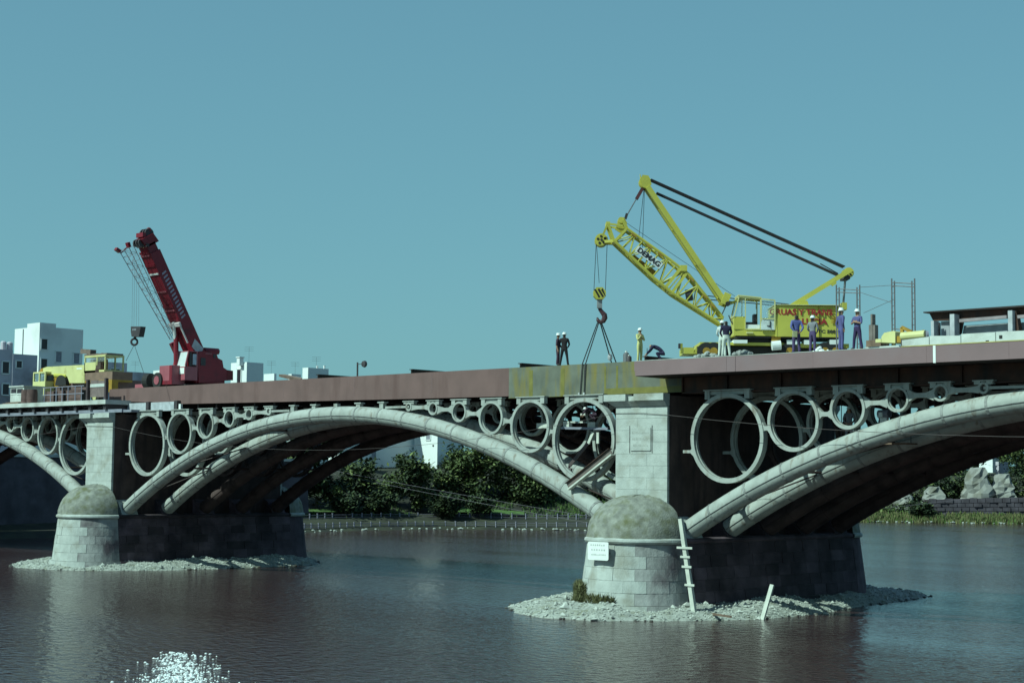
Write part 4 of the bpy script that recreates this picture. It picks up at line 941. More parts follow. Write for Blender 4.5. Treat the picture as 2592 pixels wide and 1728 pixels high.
b.tube(cp(1622, 452, 0), cp(1620, 441, 0), .04, .015, 5); build(b, 'mast_head', YEL, crn)
# lattice boom: chords, diagonals
TOPC = [(1585, 582), (1735, 690), (1828, 806)]; BOTC = [(1553, 613), (1680, 732), (1822, 822)]
boom = MB()
def lerp2(P, t):
    L = [math.dist(P[i], P[i+1]) for i in range(len(P)-1)]; s_ = t*sum(L)
    for i, l in enumerate(L):
        if s_ <= l or i == len(L)-1: k = s_/l; return (P[i][0]+(P[i+1][0]-P[i][0])*k, P[i][1]+(P[i+1][1]-P[i][1])*k)
        s_ -= l
ow = lambda t: .5 if t < .62 else .5-.12*(t-.62)/.38
ch = MB()
for o in (-1, 1):
    for P, w_ in ((TOPC, .14), (BOTC, .15)):
        ch.path([cp(*lerp2(P, t), o*ow(t)) for t in (0, .2, .4, .585, .8, 1)], w_*.55, 6)
bo = build(ch, 'lattice_boom', YEL, crn)
N = 13
for i in range(N+1):
    t = i/N; k = MB()
    for o in (-1, 1):
        a = cp(*lerp2(TOPC, t), o*ow(t)); c = cp(*lerp2(BOTC, t), o*ow(t)); k.tube(a, c, .035, n=5)
        if i < N:
            t2 = (i+1)/N; e = cp(*lerp2(BOTC, t2), o*ow(t2)) if i % 2 else cp(*lerp2(TOPC, t2), o*ow(t2)); k.tube(a if i % 2 else c, e, .032, n=5)
    for P in (TOPC, BOTC):
        k.tube(cp(*lerp2(P, t), -ow(t)), cp(*lerp2(P, t), ow(t)), .03, n=5)
        if i < N: k.tube(cp(*lerp2(P, t), -ow(t)*(-1)**i), cp(*lerp2(P, (i+1)/N), ow(t)*(-1)**i), .028, n=5)
    build(k, 'lacing', YEL, bo)
b = MB()
for o in (-.5, .5):
    b.bar(cp(1722, 680, o), cp(1684, 728, o), .16, .12, up=EY); b.bar(cp(1737, 692, o), cp(1700, 742, o), .14, .12, up=EY)
b.bar(cp(1728, 682, -.6), cp(1728, 682, .6), .34, .3); build(b, 'boom_joint', YEL, bo)
b = MB(); b.disc(cp(1743, 748, -.2), EX+EZ*.2, .3, .3, 14); b.tube(cp(1736, 760, -.2), cp(1752, 735, -.2), .05, n=6); build(b, 'rope_drum', DARK, bo)
# dark pads under the chords
for (u, v) in ((1602, 598), (1640, 626), (1668, 646), (1746, 708), (1780, 752), (1800, 775)): b = MB(); b.bar(cp(u-5, v-3, -.55), cp(u+7, v+6, -.55), .09, .08, up=EY); build(b, 'dark_fitting', OCHRE, bo)
# boom sign
d_ = (cp(1671, 678, 0)-cp(1611, 633, 0)).normalized(); up_ = EY.cross(d_)*-1
up_ = d_.cross(EY)*-1 if d_.cross(EY).z < 0 else d_.cross(EY)
ctr = cp(1640, 655, -.60); b = MB(); b.hexa([ctr+d_*sx*.78+up_*sz*.17+EY*oy for sz in (-1, 1) for sx, oy in ((-1, 0), (1, 0), (1, .03), (-1, .03))]); sg_ = build(b, 'boom_sign', WHITE, bo)
text('DEMAG', .36, BL, sg_, ctr-EY*.005, d_, up_, bold=.014, sx=1.12)
ctr2 = cp(1632, 668, .56); b = MB(); b.hexa([ctr2+d_*sx*.75+up_*sz*.14+EY*oy for sz in (-1, 1) for sx, oy in ((-1, 0), (1, 0), (1, .03), (-1, .03))]); build(b, 'rear_boom_sign', OCHRE, bo)
# boom head
sheave(cp(1521.8, 609), 16.5/sC, 0, crn, n=4)
b = MB()
for o in (-.48, .48):
    b.bar(cp(1553, 613, o), cp(1530, 614, o*.7), .14, .1, up=EY); b.bar(cp(1553, 613, o), cp(1538, 570, o), .13, .1, up=EY); b.bar(cp(1585, 582, o), cp(1556, 612, o), .13, .1, up=EY)
    b.bar(cp(1538, 568, o), cp(1524, 600, o*.8), .1, .08, up=EY); b.bar(cp(1538, 570, o), cp(1575, 575, o), .1, .08, up=EY); b.bar(cp(1585, 582, o), cp(1576, 562, o), .16, .1, up=EY)
b.bar(cp(1538, 569, -.5), cp(1538, 569, .5), .2, .18); b.bar(cp(1553, 613, -.5), cp(1553, 613, .5), .16, .16)
build(b, 'boom_head', YEL, crn)
b = MB()
for o in (-.35, .35): b.prism([cp(1558, 578, o), cp(1567, 555, o), cp(1578, 552, o), cp(1586, 566, o), cp(1584, 584, o), cp(1570, 586, o)], EY*.1)
b.disc(cp(1571, 560), EY, .16, .8, 12); build(b, 'pendant_bracket', YEL, crn)
# rear gantry
b = MB()
for o in (-.75, .75): b.bar(cp(2006, 773, o), cp(2148, 686, o*.9), .24, .2, up=EY)
b.bar(cp(2100, 716, -.7), cp(2100, 716, .7), .12, .12); ga = build(b, 'rear_gantry', YEL, crn)
b = MB(); b.prism([cp(2093, 722, -.82), cp(2107, 713, -.82), cp(2110, 722, -.82), cp(2100, 729, -.82)], EY*.1); b.prism([cp(1995, 779, -.85), cp(2040, 776, -.85), cp(2036, 765, -.85), cp(2012, 766, -.85)], EY*.2); build(b, 'gantry_bracket', YEL, ga)
sheave(cp(2145, 692), 13/sC, 0, crn, n=5)
b = MB(); cbox(b, 2131, 700, 2147, 709, -.5, .5); build(b, 'gantry_block', DARK, crn)
# ropes
def rope(a, c, r=.02, o1=0., o2=0., m=ROPE, name='rope', n=5):
    b = MB(); b.tube(cp(*a, o1), cp(*c, o2), r, n=n); build(b, name, m, crn)
for o in (-.3, -.1, .1, .3): rope((1646.6, 456), (2136, 676), .032, o, o, name='luffing_rope')
for o in (-.25, 0, .25): rope((1661, 489), (2121, 697), .03, o, o, name='luffing_rope')
rope((2080, 665), (2125, 690), .03, .4, .4)
for o, du in ((-.4, 0), (-.1, 2), (.2, 4), (.4, 5)): rope((2137+du, 706), (2131+du, 783), .03, o, o, GREYR, 'gantry_rope')
b = MB(); cbox(b, 2127, 768, 2139, 786, -.5, .5); build(b, 'rope_anchor', YEL, crn)
for o in (-.2, .2): rope((1623, 482), (1585, 548), .028, o, o, GREYR, 'boom_pendant')
b = MB(); b.bar(cp(1626, 478, 0), cp(1611, 504, 0), .16, .5, up=EY); build(b, 'pendant_link', mat('dark_red_link', (.09, .02, .025)), crn)
b = MB(); b.bar(cp(1587, 541, 0), cp(1583, 554, 0), .13, .45, up=EY); build(b, 'pendant_link', DARK, crn)
rope((1630, 478), (1617, 600), .014); rope((1632, 478), (1627, 625), .014, .2, .2)
rope((1588, 563), (1862, 748), .011, .3, .3)
rope((1837, 772), (1826, 796), .03, -.3, -.3); b = MB(); b.disc(cp(1838, 772, -.6), EY, .12, .2, 12); build(b, 'small_pulley', BLK, crn)
# hoist: ropes, block, hook
rope((1508.8, 618), (1503, 738), .016, -.1, -.1, name='hoist_rope'); rope((1510, 618), (1516.6, 716), .014, 0, 0, name='hoist_rope'); rope((1537, 618), (1532.6, 738), .016, .1, .1, name='hoist_rope')
blk = thing('hook_block', cp(1517, 742), 'yellow and black striped hook block hanging from the lattice crane', 'hook block')
b = MB(); P = [(1501.5, 738), (1509, 728), (1525, 728), (1533.5, 738), (1533, 750), (1526, 758), (1509, 758), (1502, 750)]
b.prism([cp(u, v, -.2) for u, v in P], EY*.4); bb_ = build(b, 'block_cheek', YEL, blk)
b = MB()
for k in range(3):
    u = 1502+k*9; b.prism([cp(u+1, 733+k*1, -.205), cp(u+5, 730, -.205) if k else cp(u+6, 733, -.205), cp(min(1532.5, u+17), 752-k, -.205), cp(min(1532, u+13), 755-k*1.5, -.205)], EY*.004)
build(b, 'black_stripe', BLK, bb_)
b = MB(); cbox(b, 1511, 757.5, 1524, 780, -.12, .12); build(b, 'shank', mat('grey_steel', (.3, .3, .31), .5), blk)
b = MB(); b.path([cp(*q) for q in ((1518, 778), (1519, 783), (1524, 790), (1530, 797), (1531, 804), (1527, 812), (1519, 815), (1513, 810), (1512, 803))], [.10, .10, .11, .14, .15, .14, .12, .09, .04], 8); build(b, 'hook', mat('hook_red_brown', (.07, .025, .03), .5), blk)
sl_ = thing('lifting_sling', cp(1517, 812), 'wire rope slings running from the yellow hook down over the deck edge', 'sling')
top = cp(1517, 810); YS = YF-.06
for k, (a, m_, c) in enumerate((((1514, 812), (1474, 921), (1468, 1001)), ((1517, 812), (1482, 921), (1478, 1001)))):
    b = MB(); A = cp(*a); Mx = at(m_[0], m_[1], y=YS); b.path([A, Mx, at(c[0], c[1], y=YS)], .028, 6); build(b, 'sling_leg', ROPE, sl_)
for k, (a, c) in enumerate((((1519, 815), (1548, 918)), ((1522, 815), (1560, 919)))):
    b = MB(); q = at(c[0], c[1], y=3.2); b.path([cp(*a), q, V((q.x, q.y, 12.33))], .035, 6); build(b, 'sling_leg', ROPE, sl_)
b = MB(); q = cp(1519, 815).lerp(at(1548, 918, y=3.2), .86); b.sphere(q, .13, 8, 5, sz=(1, 1, 1.6)); build(b, 'shackle', mat('shackle_pale', (.4, .4, .42), .4), sl_)
b = MB(); q = at(1473, 999, y=YS); b.box((q.x-.22, YS-.06, q.z-.1), (q.x+.22, YF+.5, q.z-.03)); b.box((q.x-.22, YS-.06, q.z-.1), (q.x-.12, YS, q.z+.12)); b.box((q.x+.12, YS-.06, q.z-.1), (q.x+.22, YS, q.z+.12)); build(b, 'edge_clamp', mat('clamp_pale', (.42, .42, .42)), sl_)

# ------------------------------------------------------------------ red telescopic crane
XR = -19.25; XB = -20.0; ZM = 12.34
rc = thing('telescopic_crane', V((-20, 5, ZM)), 'dark red telescopic crane with its boom raised, at the left end of the new deck', 'crane')
def rp(u, v, x=XR): return at(u, v, x=x)
fy = at(437, 960, x=-20.6).y
# superstructure body (profile seen on its right flank)
prof_ = [(503, 968), (590, 962), (590, 938), (575, 936), (566, 930), (563, 912), (552, 906), (547, 892), (536, 888), (505, 889), (500, 900)]
P = [rp(*q) for q in prof_]; b = MB(); b.prism(P, (-2.4, 0, 0)); build(b, 'superstructure', RED, rc)
b = MB(); P = [rp(*q, XR+.02) for q in ((575, 937), (590, 938), (590, 962), (575, 963))]; b.prism(P, (-2.44, 0, 0)); build(b, 'counterweight', mat('dark_red_weight', (.12, .008, .012)), rc)
for q in ((520, 893, 536, 897), (508, 905, 520, 925), (540, 896, 546, 906)):
    a, c = rp(q[0], q[1], XR+.01), rp(q[2], q[3], XR+.01); b = MB(); b.box((XR, a.y, c.z), (XR+.03, c.y, a.z)); build(b, 'engine_panel', DARK if q[0] != 520 else PINK, rc)
b = MB(); q0 = rp(525, 890); q1 = rp(560, 905); b.tube((XR-.4, q0.y, q0.z+.1), (XR-.4, q1.y, q0.z+.1), .22, n=10); build(b, 'winch_drum', RED, rc)
# cab
ca = at(436, 965, x=-20.62); y0 = ca.y; zc0 = rp(470, 963).z; x0, x1 = at(436, 940, y=y0).x, at(468, 940, y=y0).x; yc1 = at(500, 940, x=x1).y
zt = at(452, 888, y=y0).z; zm = at(452, 928, y=y0).z; zbm = at(452, 962, y=y0).z
b = MB(); b.box((x0, y0, zbm), (x1, yc1, zm)); cabr = build(b, 'cab', PINK, rc); b = MB(); b.box((x0+.05, y0+.25, zt-.06), (x1, yc1, zt)); build(b, 'cab_roof', PINK, cabr)
b = MB(); 
for x in (x0+.04, x1-.04): b.bar((x, y0+.04, zm), (x, y0+.3, zt), .08, .08); b.bar((x, yc1-.06, zm), (x, yc1-.06, zt), .1, .1)
build(b, 'cab_pillar', PINK, cabr)
b = MB(); b.add([(x0+.06, y0+.02, zm+.02), (x1-.06, y0+.02, zm+.02), (x1-.06, y0+.27, zt-.05), (x0+.06, y0+.27, zt-.05)], [(0,1,2,3)]); build(b, 'windscreen', mat('bright_windscreen', (.55, .58, .58), .15, .05), cabr)
b = MB(); b.box((x1-.01, y0+.35, zm+.05), (x1+.01, yc1-.5, zt-.12)); build(b, 'side_window', WIN, cabr)
b = MB(); b.box((x1-.01, yc1-.42, zm+.15), (x1+.012, yc1-.12, zt-.2)); build(b, 'side_window', mat('pale_window', (.35, .37, .45), .3), cabr)
b = MB(); b.box((x0+.15, y0-.02, zm-.42), (x1-.12, y0, zm-.18)); build(b, 'grille', DARK, cabr)
b = MB(); b.box((x0+.1, y0-.025, zm-.5), (x1-.06, y0-.021, zm-.08)); build(b, 'grille_surround', WHITE, cabr)
b = MB(); b.box((x0, y0, zm), (x1, y0+.06, zm+.06)); build(b, 'windscreen_sill', WHITE, cabr)
# carrier below, with outrigger box and wheels
b = MB(); b.box((-25.6, 4.6, 12.75), (-19.4, 7.0, 13.05)); build(b, 'carrier', RED, rc); b = MB(); b.box((-21.6, 3.7, 12.36), (-19.35, 7.4, 12.62)); build(b, 'carrier_underframe', BLK, rc)  # underframe coloured black to carry the shade below the crane body
a, c = at(404, 926, y=2.9), at(436, 962, y=2.9); b = MB(); b.box((a.x, 2.9, 12.6), (c.x, 3.9, a.z)); build(b, 'outrigger_box', PINK, rc)
b = MB(); b.box((c.x-.32, 2.86, 12.7), (c.x-.02, 2.9, a.z)); b.box((a.x+.1, 2.87, 12.6), (c.x, 2.9, 12.85)); build(b, 'outrigger_leg', RED, rc)
for u in (378, 404): 
    q = at(u, 957, y=3.0); b = MB(); b.disc((q.x, 3.0, 12.34+.55), (1, .25, 0) if u == 378 else (0, 1, 0), .55, .45, 18); w_ = build(b, 'wheel', BLK, rc)
    k = MB(); k.disc((q.x-.22, 2.9, 12.9) if u == 378 else (q.x, 2.76, 12.9), (1, .25, 0) if u == 378 else (0, 1, 0), .3, .06, 12); build(k, 'hub', PINK, w_)
a, c = at(388, 938, y=3.4), at(406, 960, y=3.4); b = MB(); b.box((a.x, 3.4, 12.6), (c.x, 4.4, a.z)); build(b, 'silver_tank', WHITE, rc)
for x in (-24.6,):
    b = MB(); b.disc((x, 7.15, 12.89), (0, 1, 0), .55, .4, 18); w_ = build(b, 'wheel', BLK, rc); k = MB(); k.disc((x, 6.93, 12.89), (0, 1, 0), .28, .06, 12); build(k, 'hub', RED, w_)
b = MB(); a = at(345, 968, y=3.1); b.box((a.x, 3.0, 12.4), (a.x+1.6, 3.8, 12.72)); build(b, 'front_bumper', PINK, rc)
# boom
PIV = at(502, 900, x=XB); TIP = at(372, 606, x=XB); ax_ = (TIP-PIV); LB = ax_.length; ax_ = ax_/LB; SX = V((1, 0, 0)); DN = ax_.cross(SX); DN = DN if DN.y < 0 else -DN   # towards the underside
def bp(t, s_=0., d=0.): return PIV+ax_*(LB*t)+SX*s_+DN*d
def bsec(t0, t1, w, hgt, off, name, m, parent=None):
    b = MB(); b.hexa([bp(t0, sx*w/2, off+sy*hgt/2) for sx, sy in ((-1,-1),(1,-1),(1,1),(-1,1))]+[bp(t1, sx*w/2, off+sy*hgt/2) for sx, sy in ((-1,-1),(1,-1),(1,1),(-1,1))]); return build(b, name, m, parent or rc)
b1 = bsec(-.02, .90, 1.2, .86, .18, 'main_boom', RED); b2 = bsec(.90, .97, 1.0, .74, .18, 'inner_boom', RED)
for t, m in ((.30, PINK), (.335, RED), (.42, PINK), (.45, RED), (.58, PINK), (.73, WHITE), (.8, RED), (.885, PINK), (.905, RED)):
    b = MB(); h_ = .012 if m is not RED else .02; b.hexa([bp(t, sx*.55, .63+sy) for sx, sy in ((-1, 0), (1, 0), (1, .03), (-1, .03))]+[bp(t+h_, sx*.55, .63+sy) for sx, sy in ((-1, 0), (1, 0), (1, .03), (-1, .03))]); build(b, 'boom_band', m, b1)
for k in range(13):      # worn pale lettering along the shaded flank
    t = .34+.031*k; b = MB(); b.hexa([bp(t+dt, .602+o, d) for o in (0, .006) for dt, d in ((0, .40), (.015, .40), (.024, .02), (.009, .02))]); build(b, 'worn_letter', mat('worn_letter_grey', (.34, .28, .36)) if k == 0 else bpy.data.materials['worn_letter_grey'], b1)
b = MB(); b.hexa([bp(t, .602+o, d) for o in (0, .006) for t, d in ((.0, .3), (.11, .58), (.15, .1), (.05, -.22))]); build(b, 'pale_side_plate', mat('plate_grey', (.42, .42, .46)), b1)
b = MB()
for t in (.30, .45, .62, .76, .8, .84): b.bar(bp(t, .3, -.24), bp(t, .3, -.42), .06, .06)
build(b, 'rope_guide', DARK, b1)
# boom head
b = MB(); b.hexa([bp(t, sx*.5, d) for t, d0, d1 in ((.955, -.5, .55), (1.03, -.35, .75)) for sx, d in ((-1, d0), (1, d0), (1, d1), (-1, d1))]); hd = build(b, 'boom_head', RED, rc)
b = MB()
for o in (-.3, 0, .3): b.disc(bp(1.04, o, -.15), (1, 0, 0), .34, .12, 16)
build(b, 'head_sheave', DARK, hd); b = MB()
for o in (-.3, 0, .3): b.disc(bp(1.005, o, .7), (1, 0, 0), .26, .12, 16)
b.bar(bp(.97, -.6, .5), bp(.97, .6, .5), .2, .2); build(b, 'head_sheave', DARK, hd)
b = MB(); b.bar(bp(1.05, -.4, .3), bp(1.05, .4, .3), .25, .3); b.sphere(bp(1.06, .2, -.3), .2, 8, 5); build(b, 'head_guard', RED, hd)
# luffing cylinder and its pale yoke
b = MB(); b.tube(bp(.02, -.3, 1.75), bp(.24, -.3, .72), .17, n=10); build(b, 'luffing_cylinder', RED, rc)
b = MB(); b.tube(bp(.20, -.3, .98), bp(.33, -.1, .66), .1, n=10); build(b, 'cylinder_rod', WHITE, rc)
b = MB(); b.hexa([bp(t, sx*.62, d) for t in (.295, .325) for sx, d in ((-1, .64), (1, .64), (1, .8), (-1, .8))]); b.bar(bp(.30, .55, .72), bp(.15, .55, .72), .09, .09); b.bar(bp(.30, -.55, .72), bp(.18, -.55, .72), .09, .09); build(b, 'pale_yoke', mat('yoke_white', (.62, .55, .54)), rc)
b = MB(); b.bar(bp(-.02, -.95, .9), bp(.17, -1.0, .9), .3, .3); build(b, 'side_strut', RED, rc)
# folded lattice jib along the underside
J = MB(); jo = [(.16, .70), (.99, .95)]
for s_ in (-.95, -.35):
    for d0, d1 in ((.75, .95), (.95, 1.75)): J.tube(bp(.2, s_, d0), bp(1.0, s_, d1), .026, n=5)
for i in range(15):
    t = .2+.8*i/14; f = i/14; da, db = .75+.2*f, .95+.8*f
    for s_ in (-.95, -.35):
        J.tube(bp(t, s_, da), bp(t, s_, db), .012, n=4)
        if i < 14: J.tube(bp(t, s_, da if i % 2 else db), bp(t+.8/14, s_, (db+.8/14) if i % 2 else da+.2/14), .012, n=4)
    J.tube(bp(t, -.95, db), bp(t, -.35, db), .012, n=4)
build(J, 'lattice_jib', mat('jib_grey_red', (.28, .22, .24), .5), rc)
b = MB(); b.bar(bp(.99, -.95, .95), bp(1.03, -.95, .9), .3, .2); b.bar(bp(.995, -.95, 1.75), bp(1.03, -.95, 1.95), .3, .2); b.tube(bp(1.0, -.95, 1.0), bp(.98, -.95, 1.75), .04, n=5); build(b, 'jib_foot', RED, rc)
# hoist
hk = at(343, 822, y=bp(1.0, 0, .8).y-.3); hc = thing('hook_block', hk, 'dark hook block with a round ring hanging from the red crane', 'hook block')
for i, du in enumerate((-9, -4, 2, 8)):
    b = MB(); e = at(343+du, 825, y=hk.y); q = bp(1.0, -.3+.2*i, .92); q = V((e.x*.55+q.x*.45, e.y, q.z)); b.tube(q, e, .010, n=4); build(b, 'hoist_rope', GREYR, rc)
b = MB(); P = [at(u, v, y=hk.y-.2) for u, v in ((331, 826), (356, 826), (354, 838), (351, 852), (333, 852), (331, 840))]; b.prism(P, (0, .4, 0)); build(b, 'block_cheek', DARK, hc)
b = MB(); q0, q1 = at(335, 832, y=hk.y-.2), at(345, 836, y=hk.y-.2); b.box((q0.x, hk.y-.215, q1.z), (q1.x, hk.y-.2, q0.z)); build(b, 'pale_plate', GREYR, hc)
b = MB(); q = at(341, 858, y=hk.y); b.tube(at(342, 852, y=hk.y), q, .1, .07, 8); q = at(340, 865, y=hk.y); rr_ = 7.5/36
b.path([q+V((R0.x*math.cos(t), R0.y*math.cos(t), math.sin(t)))*rr_ for t in [2*math.pi*k/16 for k in range(17)]], .075, 6, cap=False); build(b, 'ring', DARK, hc)
sl2 = thing('lifting_sling', q, 'thin pair of slings spreading from the ring of the dark hook block', 'sling')
for e in ((323, 905), (366, 950)):
    b = MB(); A = at(340, 872, y=hk.y); E_ = at(e[0], e[1], y=hk.y+(.2 if e[0] > 340 else .9)); E2 = A+(E_-A)*(1.25 if e[0] < 340 else 1.08); b.tube(A, E2, .016, n=5); build(b, 'sling_leg', ROPE, sl2)

# ------------------------------------------------------------------ yellow truck crane and clutter on the old deck (left)
YT = 4.0
def tp(u, v, y=YT): return at(u, v, y=y)
tc = thing('truck_crane', V((tp(170, 980).x, YT+1, 11.5)), 'pale yellow truck crane with its thick boom lowered, on the old deck at far left', 'crane')
b = MB(); b.prism([tp(*q) for q in ((103, 934), (118, 928), (214, 923), (214, 969), (176, 969), (170, 952), (112, 945), (100, 942))], (0, 1.3, 0)); bo_ = build(b, 'boom', YEL2, tc)
b = MB(); b.prism([tp(u, v, YT-.01) for u, v in ((194, 931), (207, 930.5), (207, 934), (194, 934.5))], (0, .01, 0)); build(b, 'boom_plate', WHITE, bo_)
b = MB(); b.prism([tp(u, v, YT-.02) for u, v in ((98, 940), (104, 933), (108, 931), (108, 944))], (0, 1.2, 0)); build(b, 'boom_tip', OCHRE, bo_)
c0 = tp(84, 942, YT-.5); c1 = tp(113, 1004, YT-.5)
b = MB(); b.box((c0.x, YT-.5, c1.z), (c1.x, YT+1.6, tp(84, 966, YT-.5).z)); cb_ = build(b, 'cab', YEL2, tc); b = MB(); b.box((c0.x, YT-.5, c0.z-.1), (c1.x, YT+1.6, c0.z)); build(b, 'cab_roof', YEL2, cb_)
zt_, zl = c0.z-.1, tp(84, 966, YT-.5).z
for x in (c0.x+.06, (c0.x+c1.x)/2, c1.x-.06):
    for y in (YT-.45, YT+1.55): b = MB(); b.box((x-.06, y-.05, zl), (x+.06, y+.05, zt_)); build(b, 'cab_pillar', YEL2, cb_)
b = MB(); b.box((c0.x+.1, YT-.42, zl), (c1.x-.1, YT-.4, zt_)); b.box((c0.x+.02, YT-.4, zl), (c0.x+.03, YT+1.5, zt_)); build(b, 'cab_window', GLASS, cb_)
b = MB(); b.box((c0.x+.4, YT+.1, zl-.2), (c0.x+.9, YT+.6, zl+.45)); build(b, 'seat', DARK, cb_)
b = MB(); a, c = tp(113, 946, YT+.2), tp(176, 976, YT+.2); b.box((a.x, YT+.2, c.z), (c.x, YT+1.8, a.z)); build(b, 'engine_cover', OCHRE, tc)
b = MB(); q = tp(156, 972, YT); b.lathe([(0, -.1), (.78, -.1), (.78, .3), (0, .3)], (q.x, YT, q.z-.1), 0, 180, 14, axis='y'); build(b, 'wheel_arch', BLK, tc)
b = MB(); a, c = tp(116, 951, YT+.19), tp(136, 963, YT+.19); b.box((a.x, YT+.15, c.z), (c.x, YT+.19, a.z)); build(b, 'engine_grille', WIN, tc)
b = MB(); b.tube(tp(140, 949, YT+.1), tp(170, 951, YT+.1), .16, n=8); build(b, 'exhaust_pipe', YEL, tc)
b = MB(); a, c = tp(110, 972, YT+.3), tp(300, 985, YT+.3); b.box((a.x, YT+.3, c.z), (c.x, YT+2.2, a.z)); build(b, 'chassis', mat('brown_dirty_steel', (.13, .075, .07)), tc)
for u in (100, 125, 150, 205, 240):
    b = MB(); q = tp(u, 1000, YT+.1); b.disc((q.x, YT+.3, 12.05), (0, 1, 0), .52, .4, 16); w_ = build(b, 'wheel', BLK, tc); k = MB(); k.disc((q.x, YT+.08, 12.05), (0, 1, 0), .24, .06, 10); build(k, 'hub', YEL2, w_)
a, c = tp(214, 897), tp(266, 940); b = MB()
b.box((a.x, YT, c.z), (c.x, YT+1.6, c.z+.15)); b.box((a.x, YT, a.z-.25), (c.x, YT+1.6, a.z-.12))
for x in (a.x+.06, (a.x*.4+c.x*.6), c.x-.06):
    for y in (YT+.05, YT+1.55): b.box((x-.05, y-.05, c.z), (x+.05, y+.05, a.z-.2))
b.box((a.x, YT, c.z), ((a.x*.45+c.x*.55), YT+.06, c.z+.75)); oc = build(b, 'operator_cab', YEL2, tc)
b = MB(); b.box((a.x+.1, YT+.02, c.z+.75), (c.x-.1, YT+.04, a.z-.25)); build(b, 'cab_window', GLASS, oc)
b = MB(); b.box((a.x+.2, YT+.4, c.z), (a.x+1.3, YT+1.2, a.z-.35)); build(b, 'winch_housing', OCHRE, oc)
b = MB(); q = tp(246, 935); b.lathe([(0, 0), (.42, 0), (.40, .35), (.26, .8), (0, .95)], (q.x, YT+.3, q.z-.3), n=10); build(b, 'dark_cover', mat('dark_brown_cover', (.05, .02, .01)), oc)
b = MB(); b.box((a.x-.2, YT+.1, a.z-.12), (c.x, YT+1.5, a.z)); b.bar(tp(211, 889, YT+.5), tp(236, 891, YT+.5), .5, .35)
for u in (222, 235, 246, 259): q = tp(u, 898 if u < 240 else 900, YT+.5); b.bar(q-V((0,0,.2)), q+V((0,0,random.uniform(.1, .3))), .12, .12)
build(b, 'roof_gear', mat('brown_gear', (.16, .11, .09)), oc)
a, c = tp(216, 944, YT-.5), tp(284, 960, YT-.5); b = MB(); b.box((a.x, YT-.5, c.z), (c.x, YT+1.2, a.z)); build(b, 'rear_tray', mat('brown_tray', (.20, .12, .085)), tc)
b = MB(); b.box((a.x, YT-.52, c.z-.14), (c.x, YT+1.2, c.z)); b.box((c.x-.4, YT-.52, c.z-.9), (c.x, YT, c.z-.14)); build(b, 'rear_beam', OCHRE, tc)
# clutter and fence along the old deck edge
wt = thing('site_hoarding', V((tp(245, 1008, .6).x, .6, 11.5)), 'brown hoarding with two dark posts at the join of old and new deck', 'hoarding')
for u0, u1 in ((229, 246), (247.5, 265)):
    a, c = tp(u0, 963, .6), tp(u1, 1004, .6); b = MB(); b.box((a.x, .6, c.z), (c.x, .66, a.z)); build(b, 'panel', mat('grey_brown_board', (.17, .12, .115)) if u0 < 230 else bpy.data.materials['grey_brown_board'], wt)
b = MB(); a, c = tp(229, 972, .58), tp(265, 978, .58); b.box((a.x, .56, c.z), (c.x, .6, a.z)); build(b, 'ledge', CONC, wt)
for u, v0, v1 in ((222, 961, 1004), (268, 957, 1014)):
    p = tp(u, v1, .5); q = tp(u, v0, .5); b = MB(); b.bar((p.x, .5, 11.3 if u > 250 else 11.5), (p.x, .5, q.z), .2, .2); build(b, 'post', mat('dark_post', (.05, .03, .035)) if u < 250 else bpy.data.materials['dark_post'], wt)
fn = thing('site_fence', V((tp(165, 1008, .3).x, .3, 11.5)), 'light metal railing along the old deck edge in front of the truck crane', 'fence')
for u in (112, 128, 142, 157, 172, 190, 206):
    p = tp(u, 1008, .3); b = MB(); b.tube((p.x, .3, 11.5), (p.x, .3, 12.6), .04, n=6); build(b, 'post', POSTM, fn, loc=(p.x, .3, 11.5))
for z in (12.05, 12.58): b = MB(); b.tube((tp(108, 1000, .3).x, .3, z), (tp(212, 1000, .3).x, .3, z), .03, n=6); build(b, 'rail', POSTM, fn)
BRN = mat('dark_brown_goods', (.10, .055, .05), .9, .4, 2)
for u0, u1, v0, y, lab in ((116, 136, 990, 1.6, 'dark brown crate behind the railing, nearest the pale yellow cab'), (138, 160, 988, 1.9, 'dark brown crate behind the railing, middle of three'), (163, 205, 987, 2.1, 'long brown crate behind the railing, next to the hoarding')):
    a, c = tp(u0, v0, y), tp(u1, 1008, y); t = thing('crate', V(((a.x+c.x)/2, y+.4, 11.5)), lab, 'crate', 'crates behind the railing')
    n_ = 3; hz = (a.z-11.5)/n_
    b = MB(); b.box((a.x+.03, y+.03, 11.5), (c.x-.03, y+.8, a.z-.03)); build(b, 'body', BLK, t)
    for k in range(n_): b = MB(); b.box((a.x, y, 11.5+k*hz+.02), (c.x, y+.04, 11.5+(k+1)*hz-.02)); build(b, 'board', BRN, t, loc=(a.x, y, 11.5+k*hz))
    for x in (a.x, c.x-.08): b = MB(); b.box((x, y-.03, 11.5), (x+.08, y, a.z)); build(b, 'batten', BRN, t)
for u, lab in ((67, 'brown barrel left of the yellow cab, leftmost of the pair'), (81, 'brown barrel touching the yellow cab, right one of the pair')):
    p = tp(u, 1008, 1.2); b = MB(); b.lathe([(.36, 0), (.4, .3), (.4, .8), (.36, 1.1), (0, 1.1)], (p.x, 1.2, 11.5), n=14); b.lathe([(.42, .33), (.42, .37)], (p.x, 1.2, 11.5), n=14); tag(build(b, 'barrel', BRN, loc=(p.x, 1.2, 11.5), smooth=True), lab, 'barrel', 'brown barrels on the old deck')
a, c = tp(27, 980, 1.2), tp(60, 1007, 1.2); van = thing('site_cabin', V(((a.x+c.x)/2, 2, 11.5)), 'low pale site cabin with two dark windows at the far left of the old deck', 'cabin')
b = MB(); b.box((a.x, 1.2, 11.5), (c.x, 2.8, a.z)); build(b, 'cabin_wall', CONC, van)
